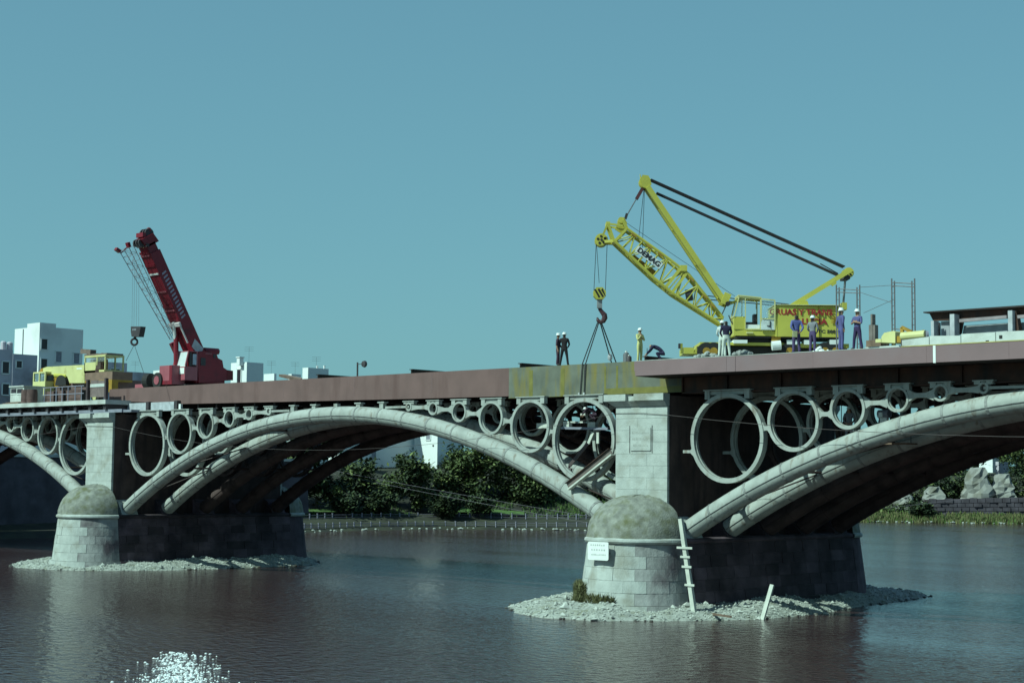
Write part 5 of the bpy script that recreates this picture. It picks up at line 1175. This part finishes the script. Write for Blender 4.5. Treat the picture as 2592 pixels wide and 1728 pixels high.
for u0, u1 in ((29, 41), (44, 57)):
    p, q = tp(u0, 984, 1.19), tp(u1, 995, 1.19); b = MB(); b.box((p.x, 1.165, q.z), (q.x, 1.195, p.z)); w_ = build(b, 'window', WIN, van); k = MB(); k.box((p.x-.05, 1.15, q.z-.06), (q.x+.05, 1.19, q.z)); build(k, 'sill', WHITE, w_)
b = MB(); b.box((a.x-.1, 1.1, a.z), (c.x+.1, 2.9, a.z+.08)); build(b, 'cabin_roof', CONC, van)
a, c = tp(10, 1004, .8), tp(48, 1012, .8); b = MB()
for k in range(3): b.bar((a.x, .8+.25*k, 11.58+.08*(k % 2)), (c.x, .85+.25*k, 11.62+.06*k), .2, .1)
tag(build(b, 'timber_stack', WOODB, loc=(a.x, .8, 11.5)), 'small stack of brown timbers on the old deck by the site cabin', 'timbers', kind='stuff')

# ------------------------------------------------------------------ things lying on the new deck
for i, (u, v, lab) in enumerate(((800, 949, 'dark steel beam end on the deck edge, leftmost of the four beams'), (1036, 936, 'dark steel beam end on the deck edge, second from the left of four'), (1311, 922, 'dark steel beam end just left of the two men in dark clothes'), (1626, 906, 'dark steel beam end on the deck beside the worker in yellow'))):
    p = at(u, v, y=1.9); z0 = 12.33; h_ = max(.28, p.z-z0)
    b = MB(); b.box((p.x, 1.9, z0), (p.x+.28, 12.5, z0+.04)); b.box((p.x, 1.9, z0+h_-.04), (p.x+.28, 12.5, z0+h_)); b.box((p.x+.11, 1.92, z0+.04), (p.x+.17, 12.48, z0+h_-.04))
    tag(build(b, 'steel_beam', UNDER, loc=(p.x, 1.9, z0)), lab, 'beam', 'loose steel beams lying across the deck')
def cyl(u, vt, y, z0, r, m, name, lab, cat, neck=True):
    p = at(u, vt, y=y); h_ = p.z-z0; t = thing(name, V((p.x, y, z0)), lab, cat)
    b = MB(); b.lathe([(r, 0), (r, h_*.72), (r*.75, h_*.84), (r*.3, h_*.9), (0, h_*.9)], (p.x, y, z0), n=12); build(b, 'body', m, t, smooth=True)
    b = MB(); b.lathe([(r*.34, h_*.88), (r*.34, h_), (0, h_)], (p.x, y, z0), n=8); build(b, 'valve', WHITE, t); return t
cyl(1585, 888, 2.6, 12.33, .16, mat('bottle_grey', (.12, .12, .13)), 'gas_bottle', 'grey gas bottle standing on the deck right of the sling', 'gas bottle')
cyl(1592, 898, 2.3, 12.33, .14, DARK, 'gas_bottle', 'dark gas bottle standing close beside the grey one', 'gas bottle')
p = at(1638, 904, y=2.5); q = at(1638, 881, y=2.5); b = MB(); b.tube((p.x, 2.5, 12.33), q, .018, n=5); tag(build(b, 'marker_rod', DARK, loc=p), 'thin rod standing on the deck between the yellow worker and the crouching one', 'rod')
# slab stack and rubble in front of the crane
a, c = at(1716, 893, y=1.2), at(1905, 880, y=1.2)
for k in range(2):
    b = MB(); b.box((a.x+.15*k, 1.2+.05*k, 12.13+.09*k), (c.x-.8*k, 2.6, 12.20+.09*k)); tag(build(b, 'concrete_slab', DECKC, loc=(a.x, 1.2, 12.13+.09*k)), ('lower' if k == 0 else 'upper')+' of two long grey slabs lying on the deck in front of the crane', 'slab', 'grey slabs on the deck')
def heap(u, v, y, z0, rx, hz, m, lab, n=60, name='rubble_heap', cat='heap'):
    p = at(u, v, y=y); b = MB()
    for k in range(n):
        a = random.uniform(0, 6.28); r = random.random()**.6; s_ = random.uniform(.05, .13); b.sphere((p.x+rx*r*math.cos(a), y+rx*.6*r*math.sin(a), z0+hz*(1-r)*random.random()+s_*.4), s_, 6, 4, sz=(random.uniform(.8,1.4), 1, random.uniform(.6,1)))
    tag(build(b, name, m, loc=(p.x, y, z0)), lab, cat, kind='stuff')
heap(1790, 890, 1.5, 12.3, .75, .28, DECKC, 'grey rubble heap on the slabs left of the man in white trousers')
heap(1880, 886, 1.0, 12.3, .5, .22, SEAM, 'dark debris heap on the slabs right of the man in white trousers')
heap(2082, 888, -.1, 12.12, .42, .3, WHITE, 'small heap of white bags and stones at the deck edge', 26)
for i, (u0, u1, v) in enumerate(((1600, 1700, 0),)): pass
b = MB(); a, c = at(2190, 876, y=.6), at(2275, 866, y=.6); b.box((a.x, .6, 12.13), (c.x, 1.6, 12.34)); tag(build(b, 'concrete_slab', CONC, loc=(a.x, .6, 12.13)), 'pale concrete slab on the deck right of the man with crossed arms', 'slab')
# brown stack post, yellow machines, scaffold frames
t = thing('stack_post', V((at(2206, 860, y=9).x, 9, 12.12)), 'brown grey stepped post behind the men, right of the crane', 'post')
for u0, u1, v0, v1 in ((2199, 2209, 822, 870), (2203.5, 2208, 795, 822), (2209.5, 2215, 822, 868)):
    a, c = at(u0, v0, y=9), at(u1, v1, y=9); b = MB(); b.box((a.x, 9, c.z), (c.x, 9.3, a.z)); build(b, 'post_section', mat('brown_grey_post', (.16, .13, .12)) if u0 == 2199 else bpy.data.materials['brown_grey_post'], t)
a, c = at(2195, 862, y=8.8), at(2232, 870, y=8.8); b = MB(); b.box((a.x, 8.7, 12.12), (c.x, 9.5, a.z)); build(b, 'base_block', WOODB, t)
t = thing('yellow_compressor', V((at(2247, 860, y=8).x, 8, 12.12)), 'rounded yellow machine hood between the stepped post and the scaffold frame', 'machine')
b = MB(); P = [at(u, v, y=8) for u, v in ((2231, 866), (2231, 852), (2238, 842), (2262, 837), (2266, 840), (2266, 868))]; b.prism(P, (0, 1.2, 0)); build(b, 'hood', YEL2, t)
b = MB(); a, c = at(2267, 850, y=8), at(2280, 866, y=8); b.box((a.x, 8.1, c.z), (c.x, 9, a.z)); build(b, 'engine', OCHRE, t)
b = MB(); a = at(2216, 858, y=8); c = at(2230, 866, y=8); b.box((a.x, 8, c.z), (c.x, 9, a.z)); build(b, 'front_box', YEL2, t)
for u in (2238, 2258): b = MB(); q = at(u, 870, y=7.9); b.disc((q.x, 7.9, 12.4), (0,1,0), .28, .2, 14); build(b, 'wheel', BLK, t)
t = thing('yellow_tank', V((at(2310, 860, y=7).x, 7, 12.12)), 'long low yellow tank behind the concrete parapet, beside the rusty girder', 'tank')
b = MB(); p, q = at(2283, 851, y=7), at(2343, 846, y=7); b.tube(p, q, .2, n=12); build(b, 'tank_shell', YEL2, t); b = MB(); b.bar(at(2283, 828, y=7), at(2308, 840, y=7), .14, .14); b.bar(at(2283, 828, y=7), at(2285, 850, y=7), .14, .14); b.sphere(at(2337, 840, y=7), .1, 8, 5); build(b, 'pipe_arm', OCHRE, t)
b = MB(); q = at(2346, 848, y=7); b.disc(q, EX, .2, .1, 12); build(b, 'end_cap', BLUEI, t)
b = MB(); b.box((p.x, 6.9, 12.12), (q.x, 7.1, p.z-.15)); build(b, 'tank_stand', DARK, t)
STL = mat('scaffold_steel', (.13, .12, .13), .6, .3, 4)
for k, (ul, ur, vt, vb, lab) in enumerate(((2121, 2172, 727, 880, 'scaffold frame rising behind the rear of the yellow crane'), (2261, 2311, 711, 872, 'taller scaffold frame standing between the yellow machine and the rusty girder'))):
    t = thing('scaffold_frame', V((at((ul+ur)/2, vb, y=8.5).x, 8.5, 12.12)), lab, 'scaffold', 'scaffold frames on the deck')
    for u in (ul-4, ul+3, ur-3, ur+4):
        p = at(u, vt, y=8.5); b = MB(); b.tube((p.x, 8.5, 12.12), (p.x, 8.5, p.z+(.12 if u in (ul-4, ur+4) else 0)), .035, n=6); build(b, 'standard', STL, t)
    for dv in (4, 12):
        b = MB(); b.tube(at(ul-4, vt+dv, y=8.5), at(ur+4, vt+dv+3, y=8.5), .025, n=6); build(b, 'ledger', STL, t)
    rg = MB()
    for u in (ul, ur):
        for j in range(9):
            v = vt+15+j*16; rg.tube(at(u-3.5, v, y=8.5), at(u+3.5, v, y=8.5), .016, n=4)
    if k: rg.tube(at(ul, 832, y=8.5), at(ur, 836, y=8.5), .025, n=5); rg.tube(at(ul, 842, y=8.5), at(ur, 846, y=8.5), .025, n=5)
    tag(build(rg, 'rungs', STL, t), kind='stuff')
    if k: b = MB(); p = at(2262, 868, y=8.4); b.tube((p.x, 8.4, 12.12), at(2262, 838, y=8.4), .06, n=6); build(b, 'yellow_foot', YEL2, t)
for k, (a, c, lab) in enumerate((((2175, 727), (2257, 722), 'topmost thin wire between the two scaffold frames'), ((2178, 740), (2257, 766), 'thin wire slanting down to the right between the scaffold frames'), ((2186, 792), (2257, 760), 'thin wire slanting up to the right between the scaffold frames'))):
    b = MB(); b.tube(at(*a, y=8.5), at(*c, y=8.5), .012, n=4); tag(build(b, 'tie_wire', STL, loc=at(*a, y=8.5)), lab, 'wire', 'wires between the scaffold frames')
# concrete parapet and the old lattice girder lying on it
p0, p1 = at(2283, 862, y=3), at(2640, 835, y=3)
t = thing('concrete_parapet', V((p0.x, 3.2, 12.12)), 'long pale concrete parapet block under the rusty girder at the right edge', 'parapet')
segs = [(2283, 861, 2352, 852), (2353, 850, 2432, 849), (2433, 845, 2520, 841), (2521, 840, 2660, 833)]
for u0, v0, u1, v1 in segs:
    a, c = at(u0, v0, y=3), at(u1, v1, y=3); b = MB(); b.prism([(a.x, 3, 12.12), (c.x-.015, 3, 12.12), (c.x-.015, 3, c.z), (a.x, 3, a.z)], (0, .6, 0)); build(b, 'block', CONC, t, loc=(a.x, 3, 12.12))
for u, v in ((2499, 866), (2533, 853)): b = MB(); q = at(u, v, y=2.99); b.box((q.x-.07, 2.98, q.z-.06), (q.x+.07, 3.0, q.z+.08)); build(b, 'socket_hole', BLK, t)
t = thing('rusty_girder', V((at(2480, 850, y=4.2).x, 4.2, 12.9)), 'long dark rusty girder with pale upright stiffeners at the right edge of the deck', 'girder')
YG = 4.2
def gp_(u, v, y=YG): return at(u, v, y=y)
b = MB(); b.prism([gp_(2337, 789), (gp_(2650, 768)), gp_(2650, 773), gp_(2337, 792)], (0, 1.1, 0)); build(b, 'top_flange', UNDER, t)
b = MB(); b.prism([gp_(2352, 792, YG+.3), gp_(2650, 773, YG+.3), gp_(2650, 798, YG+.3), gp_(2438, 813, YG+.3), gp_(2432, 846, YG+.3), gp_(2416, 849, YG+.3), gp_(2412, 812, YG+.3), gp_(2362, 812, YG+.3)], (0, .1, 0)); build(b, 'web', RUST, t)
for u, vt, vb, w_ in ((2360, 812, 852, 8), (2410, 795, 850, 12), (2557, 786, 842, 12)):
    a, c = gp_(u-w_/2, vt, YG-.25), gp_(u+w_/2, vb, YG-.25); b = MB(); b.box((a.x, YG-.25, c.z), (c.x, YG+.2, a.z)); build(b, 'upright', mat('upright_grey', (.38, .38, .40)) if u == 2360 else bpy.data.materials['upright_grey'], t)
for u in (2366, 2376): a, c = gp_(u, 816, YG+.1), gp_(u+2.5, 850, YG+.1); b = MB(); b.box((a.x, YG+.1, c.z), (c.x, YG+.2, a.z)); build(b, 'thin_upright', DARK, t)
for u0, v0, u1, v1 in ((2430, 812, 2550, 802), (2576, 802, 2660, 796)):
    b = MB(); b.bar(gp_(u0, v0, YG+.1), gp_(u1, v1, YG+.1), .16, .14); build(b, 'pale_rail', mat('rail_pale', (.26, .21, .22)) if u0 == 2430 else bpy.data.materials['rail_pale'], t)
for q in (((2440, 824), (2550, 817), (2550, 843), (2436, 847)), ((2382, 814), (2404, 813), (2404, 850), (2382, 851)), ((2585, 816), (2660, 811), (2660, 838), (2574, 841))):
    b = MB(); b.prism([gp_(u, v, YG+.5) for u, v in q], (0, .1, 0)); build(b, 'grey_panel', mat('panel_grey', (.30, .31, .33)) if q[0][0] == 2440 else bpy.data.materials['panel_grey'], t)
b = MB(); b.prism([gp_(2560, 788, YG), gp_(2572, 787, YG), gp_(2580, 838, YG), gp_(2566, 842, YG)], (0, .3, 0)); build(b, 'slanted_bracket', RUST, t)  # slanted rust-coloured bracket beside the upright

# ------------------------------------------------------------------ work platform inside the big ring, leaning beam
t = thing('work_platform', V((at(1490, 1085, y=2.6).x, 2.6, 9)), 'work platform of pale planks hung inside the largest ring left of the right pier', 'platform')
for u0, u1, v0, v1, y, m in ((1358, 1402, 1071, 1083, 1.9, WOODP), (1425, 1440, 1066, 1083, 2.2, WOODP), (1444, 1456, 1066, 1070, 2.2, WOODP), (1467, 1475, 1066, 1070, 2.2, WOODP), (1488, 1506, 1068, 1081, 2.3, WOODP), (1469, 1481, 1046, 1051, 2.4, WOODP), (1535, 1546, 1061, 1070, 2.2, WHITE)):
    a, c = at(u0, v0, y=y), at(u1, v1, y=y); b = MB(); b.box((a.x, y, c.z), (c.x, y+.25, a.z)); build(b, 'plank', m, t)
b = MB(); b.bar(at(1425, 1083, y=2.3), at(1546, 1085, y=2.3), .5, .12); build(b, 'platform_beam', BLUEI, t)
for p, q in (((1502, 1094), (1490, 1122)), ((1514, 1094), (1514, 1122))): b = MB(); b.bar(at(*p, y=2.2), at(*q, y=2.2), .16, .1, up=(0,1,0)); build(b, 'strut', WOODP, t)
b = MB(); b.bar(at(1490, 1120, y=2.6), at(1442, 1178, y=2.2), .16, .16); b.path([at(1442, 1178, y=2.2), at(1440, 1185, y=2.2), at(1447, 1188, y=2.2)], .07, 6); build(b, 'hanger', mat('rust_grey', (.10, .07, .07)), t)
for u in (1432, 1500, 1540): b = MB(); p = at(u, 1082, y=2.4); b.tube(p, (p.x, 2.4, 10.7), .02, n=5); build(b, 'suspension_rod', DARK, t)
t = thing('leaning_beam', at(1450, 1220, y=.3), 'steel beam leaning across the largest ring, left of the right pier', 'beam')
A, B = at(1436, 1234, y=.32), at(1546, 1146, y=.32); d_ = (B-A).normalized(); n_ = V((-d_.z, 0, d_.x))
b = MB(); b.bar(A, B, .28, .05, up=(0,1,0)) if False else b.hexa([A+n_*s_+V((0, y, 0)) for s_, y in ((-.13, -.04), (-.05, -.04), (-.05, .25), (-.13, .25))]+[B+n_*s_+V((0, y, 0)) for s_, y in ((-.13, -.04), (-.05, -.04), (-.05, .25), (-.13, .25))]); build(b, 'lower_flange', WOODP, t)
b = MB(); b.hexa([A+n_*s_+V((0, y, 0)) for s_, y in ((-.05, .08), (.24, .08), (.24, .12), (-.05, .12))]+[B+n_*s_+V((0, y, 0)) for s_, y in ((-.05, .08), (.24, .08), (.24, .12), (-.05, .12))]); build(b, 'web', mat('brown_web', (.13, .10, .09)), t)
b = MB(); b.hexa([A+n_*s_+V((0, y, 0)) for s_, y in ((.24, -.02), (.28, -.02), (.28, .25), (.24, .25))]+[B+n_*s_+V((0, y, 0)) for s_, y in ((.24, -.02), (.28, -.02), (.28, .25), (.24, .25))]); build(b, 'upper_flange', RUST, t)
# platform under the right arch
t = thing('plank_platform', V((at(2180, 1100, y=3.4).x, 3.4, 8.9)), 'narrow plank platform under the right arch carrying a worker, behind the third ring', 'platform')
zp = at(2150, 1122, y=3.2).z
for k in range(3): b = MB(); x0 = at(2110, 1120, y=3.2).x; b.box((x0, 2.6+.3*k, zp-.07), (x0+4.2, 2.86+.3*k, zp)); build(b, 'plank', WOODB, t, loc=(x0, 2.6+.3*k, zp))
for x in (x0+.3, x0+3.9): b = MB(); b.tube((x, 3.4, zp), (x, 3.4, 10.7), .02, n=5); build(b, 'suspension_rod', DARK, t)
t = thing('winch_motor', V((at(2238, 1055, y=3).x, 3, zp)), 'grey winch motor on the plank platform between the third and fourth ring', 'motor')
p = at(2225, 1040, y=3); q = at(2252, 1056, y=3); b = MB(); b.tube((p.x, 3, (p.z+q.z)/2), (q.x, 3, (p.z+q.z)/2+.03), .2, n=10); build(b, 'motor_body', BLUEI, t)
b = MB(); b.box((p.x+.1, 2.9, zp), (q.x-.1, 3.1, (p.z+q.z)/2-.15)); b.box((p.x+.1, 2.78, q.z), (p.x+.3, 2.84, q.z+.22)); build(b, 'mount', WHITE, t)

# ------------------------------------------------------------------ people
SKIN = mat('skin', (.36, .20, .13), .6, .05); HAIR = mat('dark_hair', (.02, .014, .012), .7, .1); BOOT = mat('work_boots', (.03, .02, .018), .7, .2)
HELM = mat('white_helmet', (.78, .80, .78), .35, .02); EYE = mat('eye_dark', (.02, .015, .015), .3, 0)
def cloth(n, c): return mat(n, c, .9, .10, 6, .3, 40)
def person(loc, face, label, shirt, trousers, arms='down', H=1.72, helmet=True, bend=0., legs=(.0, .0), helmet_m=None, sleeves=True, look=0., lean=0., crouch=False, held=None, stance=.10):
    s_ = H/1.72; J = {}
    hipz = .90
    J['pelvis'] = V((0, 0, hipz+.04)); ch = V((0, -.02, 1.17)); nk = V((0, 0, 1.45)); sh = 1.38
    if crouch: hipz = .42; J['pelvis'] = V((0, .12, hipz+.02)); ch = V((0, -.16, .66)); nk = V((0, -.42, .78)); sh = .76
    def up(q): return q
    J['waist'] = J['pelvis'].lerp(ch, .5); J['chest'] = ch; J['upper'] = ch.lerp(nk, .62); J['neck'] = nk
    hd = nk+(V((0, -.01-look, .13)) if not crouch else V((0, -.14, -.02))); J['head'] = hd; J['crown'] = hd+(V((0, -.005, .07)) if not crouch else V((0, -.05, -.03)))
    E = [('pelvis','waist'),('waist','chest'),('chest','upper'),('upper','neck'),('neck','head'),('head','crown')]
    Rr = {'pelvis': (.15,.115), 'waist': (.145,.105), 'chest': (.165,.115), 'upper': (.15,.10), 'neck': (.058,.058), 'head': (.082,.095), 'crown': (.07,.08)}
    for i, sx in enumerate((-1, 1)):
        L = 'LR'[i]
        J['hip'+L] = V((sx*.085, J['pelvis'].y, hipz-.05))
        if crouch:
            J['knee'+L] = V((sx*.2, -.26, .40)); J['ank'+L] = V((sx*.15, .02, .08)); J['toe'+L] = V((sx*.17, -.18, .04))
        else:
            fwd = legs[i]; J['knee'+L] = V((sx*(.09+stance*.3), -.02-fwd*.5, .49)); J['ank'+L] = V((sx*(.09+stance*.6), .02-fwd, .08)); J['toe'+L] = J['ank'+L]+V((sx*.03, -.17, -.04))
        E += [('pelvis','hip'+L),('hip'+L,'knee'+L),('knee'+L,'ank'+L),('ank'+L,'toe'+L)]
        Rr.update({'hip'+L: (.098,.105), 'knee'+L: (.068,.07), 'ank'+L: (.058,.06), 'toe'+L: (.045,.035)})
        s0 = V((sx*.185, nk.y if crouch else 0., sh)); J['sho'+L] = s0
        mode = arms if isinstance(arms, str) else arms[i]
        el, wr, ha = {'down': ((.07,.02,-.29), (.06,-.05,-.54), (.055,-.07,-.63)), 'back': ((.09,.10,-.27), (-.06,.17,-.46), (-.13,.18,-.49)),
            'crossed': ((.07,-.07,-.26), (-.13,-.20,-.20), (-.22,-.19,-.17)), 'chin': ((.05,-.12,-.26), (-.07,-.22,-.06), (-.10,-.20,.03)),
            'front': ((.08,-.04,-.27), (-.04,-.19,-.42), (-.10,-.22,-.44)), 'point': ((.10,-.08,-.24), (.02,-.30,-.20), (.0,-.38,-.19)),
            'pocket': ((.10,.06,-.27), (.02,-.03,-.48), (-.01,-.05,-.55)), 'crouch': ((.05,-.18,-.24), (-.03,-.34,-.40), (-.05,-.40,-.46))}[mode]
        for nm, q in (('elb', el), ('wri', wr), ('han', ha)): J[nm+L] = s0+V((sx*q[0], q[1], q[2]))
        E += [('upper','sho'+L),('sho'+L,'elb'+L),('elb'+L,'wri'+L),('wri'+L,'han'+L)]
        Rr.update({'sho'+L: (.07,.07), 'elb'+L: (.052,.052), 'wri'+L: (.036,.034), 'han'+L: (.042,.022)})
    names = list(J); idx = {k: i for i, k in enumerate(names)}
    me = bpy.data.meshes.new('tmp'); me.from_pydata([J[k] for k in names], [(idx[a], idx[c]) for a, c in E], [])
    o = bpy.data.objects.new('tmp', me); col.objects.link(o)
    sk = o.modifiers.new('s', 'SKIN'); sub = o.modifiers.new('u', 'SUBSURF'); sub.levels = 2; sub.render_levels = 2
    for i, k in enumerate(names):
        sv = me.skin_vertices[0].data[i]; sv.radius = Rr[k]; sv.use_root = (k == 'pelvis')
    dg = bpy.context.evaluated_depsgraph_get(); body = bpy.data.meshes.new_from_object(o.evaluated_get(dg)); bpy.data.objects.remove(o)
    body.materials.clear()
    for m in (SKIN, shirt, trousers, BOOT, HAIR, EYE): body.materials.append(m)
    def zone(a, c):
        if c == 'head' or c == 'crown': return 0
        if c.startswith('han'): return 0
        if c.startswith('wri'): return 1 if sleeves else 0
        if c.startswith('toe'): return 3
        if c.startswith('knee') or c.startswith('ank') or c.startswith('hip'): return 2
        if (a, c) == ('pelvis', 'waist'): return 2
        return 1
    segs = [(J[a], J[c], zone(a, c), c) for a, c in E]
    for p in body.polygons:
        c = p.center; best = 9; mi = 1
        for a, e, z, nm in segs:
            d = e-a; t = max(0, min(1, (c-a).dot(d)/d.length_squared)); q = (c-a-d*t).length-.6*Rr[nm][0]
            if q < best: best = q; mi = z
        if mi == 0 and (c-hd).length < .2 and (c.y > hd.y+.02 or c.z > hd.z+.07): mi = 4
        p.material_index = mi; p.use_smooth = True
    # nose, ears, eyes, fingers joined into the same skin
    bm = bmesh.new(); bm.from_mesh(body); x = MB()
    fd = V((0, -1, 0)) if not crouch else V((0, -.6, -.8)); 
    x.path([hd+fd*.085+V((0,0,.01)), hd+fd*.118+V((0,0,-.015)), hd+fd*.09+V((0,0,-.03))], [.012, .016, .012], 6, mi=0)
    for sx in (-1, 1):
        x.sphere(hd+V((sx*.086, .01, -.005)), .026, 6, 4, mi=0, sz=(.45, .8, 1.2)); x.sphere(hd+fd*.085+V((sx*.032, 0, .02)), .011, 6, 4, mi=5)
    x.bar(hd+fd*.09+V((-.025, 0, -.055)), hd+fd*.09+V((.025, 0, -.055)), .01, .012, mi=5)
    for i, sx in enumerate((-1, 1)):
        L = 'LR'[i]; h = J['han'+L]; d = (h-J['wri'+L]).normalized(); a_ = d.cross(V((0,1,0)) if abs(d.y) < .9 else V((1,0,0))).normalized(); pn = d.cross(a_)
        for k, (o_, l) in enumerate(((-.026, .068), (-.009, .08), (.009, .075), (.026, .058))):
            b0 = h+a_*o_+d*.02; b1 = b0+d*l*.55; b2 = b1+(d*.7-pn*.6).normalized()*l*.45; x.path([b0, b1, b2], [.010, .009, .006], 5, mi=0)
        x.path([h-a_*.03-d*.02, h-a_*.055+d*.02, h-a_*.05+d*.055], [.012, .010, .007], 5, mi=0)
    vv = [bm.verts.new(q) for q in x.v]; bm.verts.index_update()
    for f, m in zip(x.f, x.m):
        try: nf = bm.faces.new([vv[i] for i in f]); nf.material_index = m; nf.smooth = True
        except ValueError: pass
    bm.to_mesh(body); bm.free(); body.name = 'person'
    root = thing('person', loc, label, 'person', 'men at work on the bridge'); root.rotation_euler = (R(lean), 0, R(face+90)); root.scale = (s_, s_, s_)
    def child(me, nm):
        o2 = bpy.data.objects.new(nm, me); col.objects.link(o2); o2.parent = root; return o2
    child(body, 'body')
    if helmet:
        b = MB(); hc_ = J['crown']+V((0, .0, -.015 if not crouch else 0))
        b.lathe([(.112, 0), (.112, .03), (.10, .075), (.068, .108), (.03, .122), (0, .125)], hc_, n=16); b.lathe([(.10, .0), (.142, -.008), (.142, .006), (.11, .012)], hc_+V((0, -.012, 0)), n=16); b.bar(hc_+V((0, -.09, .08)), hc_+V((0, .09, .08)), .03, .09)
        me2 = bpy.data.meshes.new('hard_hat'); me2.from_pydata(b.v, [], b.f); me2.materials.append(helmet_m or HELM); me2.polygons.foreach_set('use_smooth', [True]*len(me2.polygons))
        ho = child(me2, 'hard_hat')
    if held:
        b = MB(); h = J['hanR']; b.box((h.x-.02, h.y-.03, h.z-.2), (h.x+.17, h.y+.03, h.z+.06)); me3 = bpy.data.meshes.new('cap'); me3.from_pydata(b.v, [], b.f); me3.materials.append(held)
        ob = build(MB().box((0,0,0),(.01,.01,.01)), 'tmp', held) if False else None
        o3 = bpy.data.objects.new('folded_paper', me3); col.objects.link(o3)
        M3 = Matrix.LocRotScale(V(loc), root.rotation_euler, root.scale); o3.matrix_world = M3; tag(o3, 'folded pale paper held behind the back of the man in the blue shirt', 'paper')
    return root
NAVY = cloth('navy_wool', (.022, .016, .05)); BLUE = cloth('blue_cotton', (.10, .11, .30)); BLUE2 = cloth('work_blue', (.085, .085, .22)); GREY = cloth('grey_cotton', (.20, .20, .22)); BLKC = cloth('black_suit', (.012, .008, .010))
PLUM = cloth('plum_cloth', (.06, .03, .05)); WTR = cloth('white_trousers', (.55, .58, .52)); YELC = cloth('pale_yellow_overall', (.55, .52, .22)); PURP = cloth('purple_blue_trousers', (.075, .05, .13)); DUNG = cloth('dark_dungarees', (.035, .02, .075)); WSH = cloth('pale_shirt', (.55, .58, .56))
AW = 134.; CAMD = 314.
def on(u, y, z): q = at(u, 900, y=y); return V((q.x, y, z))
person(on(1412, 2.0, 12.35), 30, 'slim worker in plum clothes and white hard hat facing the man in black', PLUM, PLUM, ('down', 'front'), 1.70, sleeves=False)
person(on(1428, 2.1, 12.35), 120, 'man in black with white hard hat seen from behind, left of the sling', BLKC, BLKC, 'front', 1.74, stance=.2)
person(on(1619, 2.3, 12.35), 350, 'worker in pale yellow overalls and white hard hat, one hand at his chin', YELC, YELC, ('chin', 'crossed'), 1.70, stance=.02)
person(on(1674, 2.0, 12.33), 215, 'worker in dark navy crouching low on the deck between the yellow worker and the crane', NAVY, NAVY, 'crouch', 1.65, helmet=False, crouch=True)
person(on(1838, -.32, 12.14), AW+6, 'man in dark navy pullover and white trousers with his back turned, hatless', NAVY, WTR, 'front', 1.74, helmet=False, stance=.14)
person(on(1828, .9, 12.25), AW-20, 'worker in white hard hat half hidden behind the man in white trousers', WSH, WTR, 'front', 1.72)
person(on(2016, -.3, 12.14), AW+10, 'hatless dark haired man in blue shirt with hands behind his back', BLUE, PURP, 'back', 1.78, helmet=False, stance=.08, held=cloth('paper_pale', (.42, .42, .22)))
person(on(2057, -.3, 12.14), AW-35, 'shorter worker in grey shirt and white hard hat before the crane body', GREY, PURP, ('front', 'front'), 1.62, stance=.04)
person(on(2129, -.3, 12.14), 60, 'tall worker in plain blue overalls and white hard hat turned to the right', BLUE2, BLUE2, 'pocket', 1.86, stance=.03)
person(on(2171, -.28, 12.14), 265, 'worker in dark dungarees and white hard hat with bare arms crossed', BLUE2, DUNG, 'crossed', 1.76, sleeves=False, stance=.22)
q = at(2152, 1028, y=3.2); person(V((q.x, 3.1, zp)), 300, 'worker in pale clothes standing under the right arch, seen through the third ring', GREY, GREY, 'front', 1.66, helmet_m=None)
q = at(1507, 1066, y=2.55); person(V((q.x, 2.5, q.z-.0)), 200, 'worker crouching on the plank platform inside the largest ring', PLUM, PLUM, 'crouch', 1.5, crouch=True)
# sun sparkle on the water at lower left, imitated by white flecks
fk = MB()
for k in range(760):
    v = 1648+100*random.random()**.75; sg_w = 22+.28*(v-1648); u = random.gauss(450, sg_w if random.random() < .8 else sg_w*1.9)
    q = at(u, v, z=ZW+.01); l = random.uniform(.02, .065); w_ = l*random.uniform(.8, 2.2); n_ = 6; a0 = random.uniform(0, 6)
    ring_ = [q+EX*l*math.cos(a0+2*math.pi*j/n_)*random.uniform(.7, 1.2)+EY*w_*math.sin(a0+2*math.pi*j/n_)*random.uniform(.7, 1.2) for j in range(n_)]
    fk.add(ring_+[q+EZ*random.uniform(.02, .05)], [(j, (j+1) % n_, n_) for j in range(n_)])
tag(build(fk, 'glint_flecks', mat('glint_white', (.85, .87, .85), .5, .02)), 'patch of bright white flecks scattered on the water, lower left', 'foam', kind='stuff')  # filed under foam, but the flecks stand in for sun sparkle
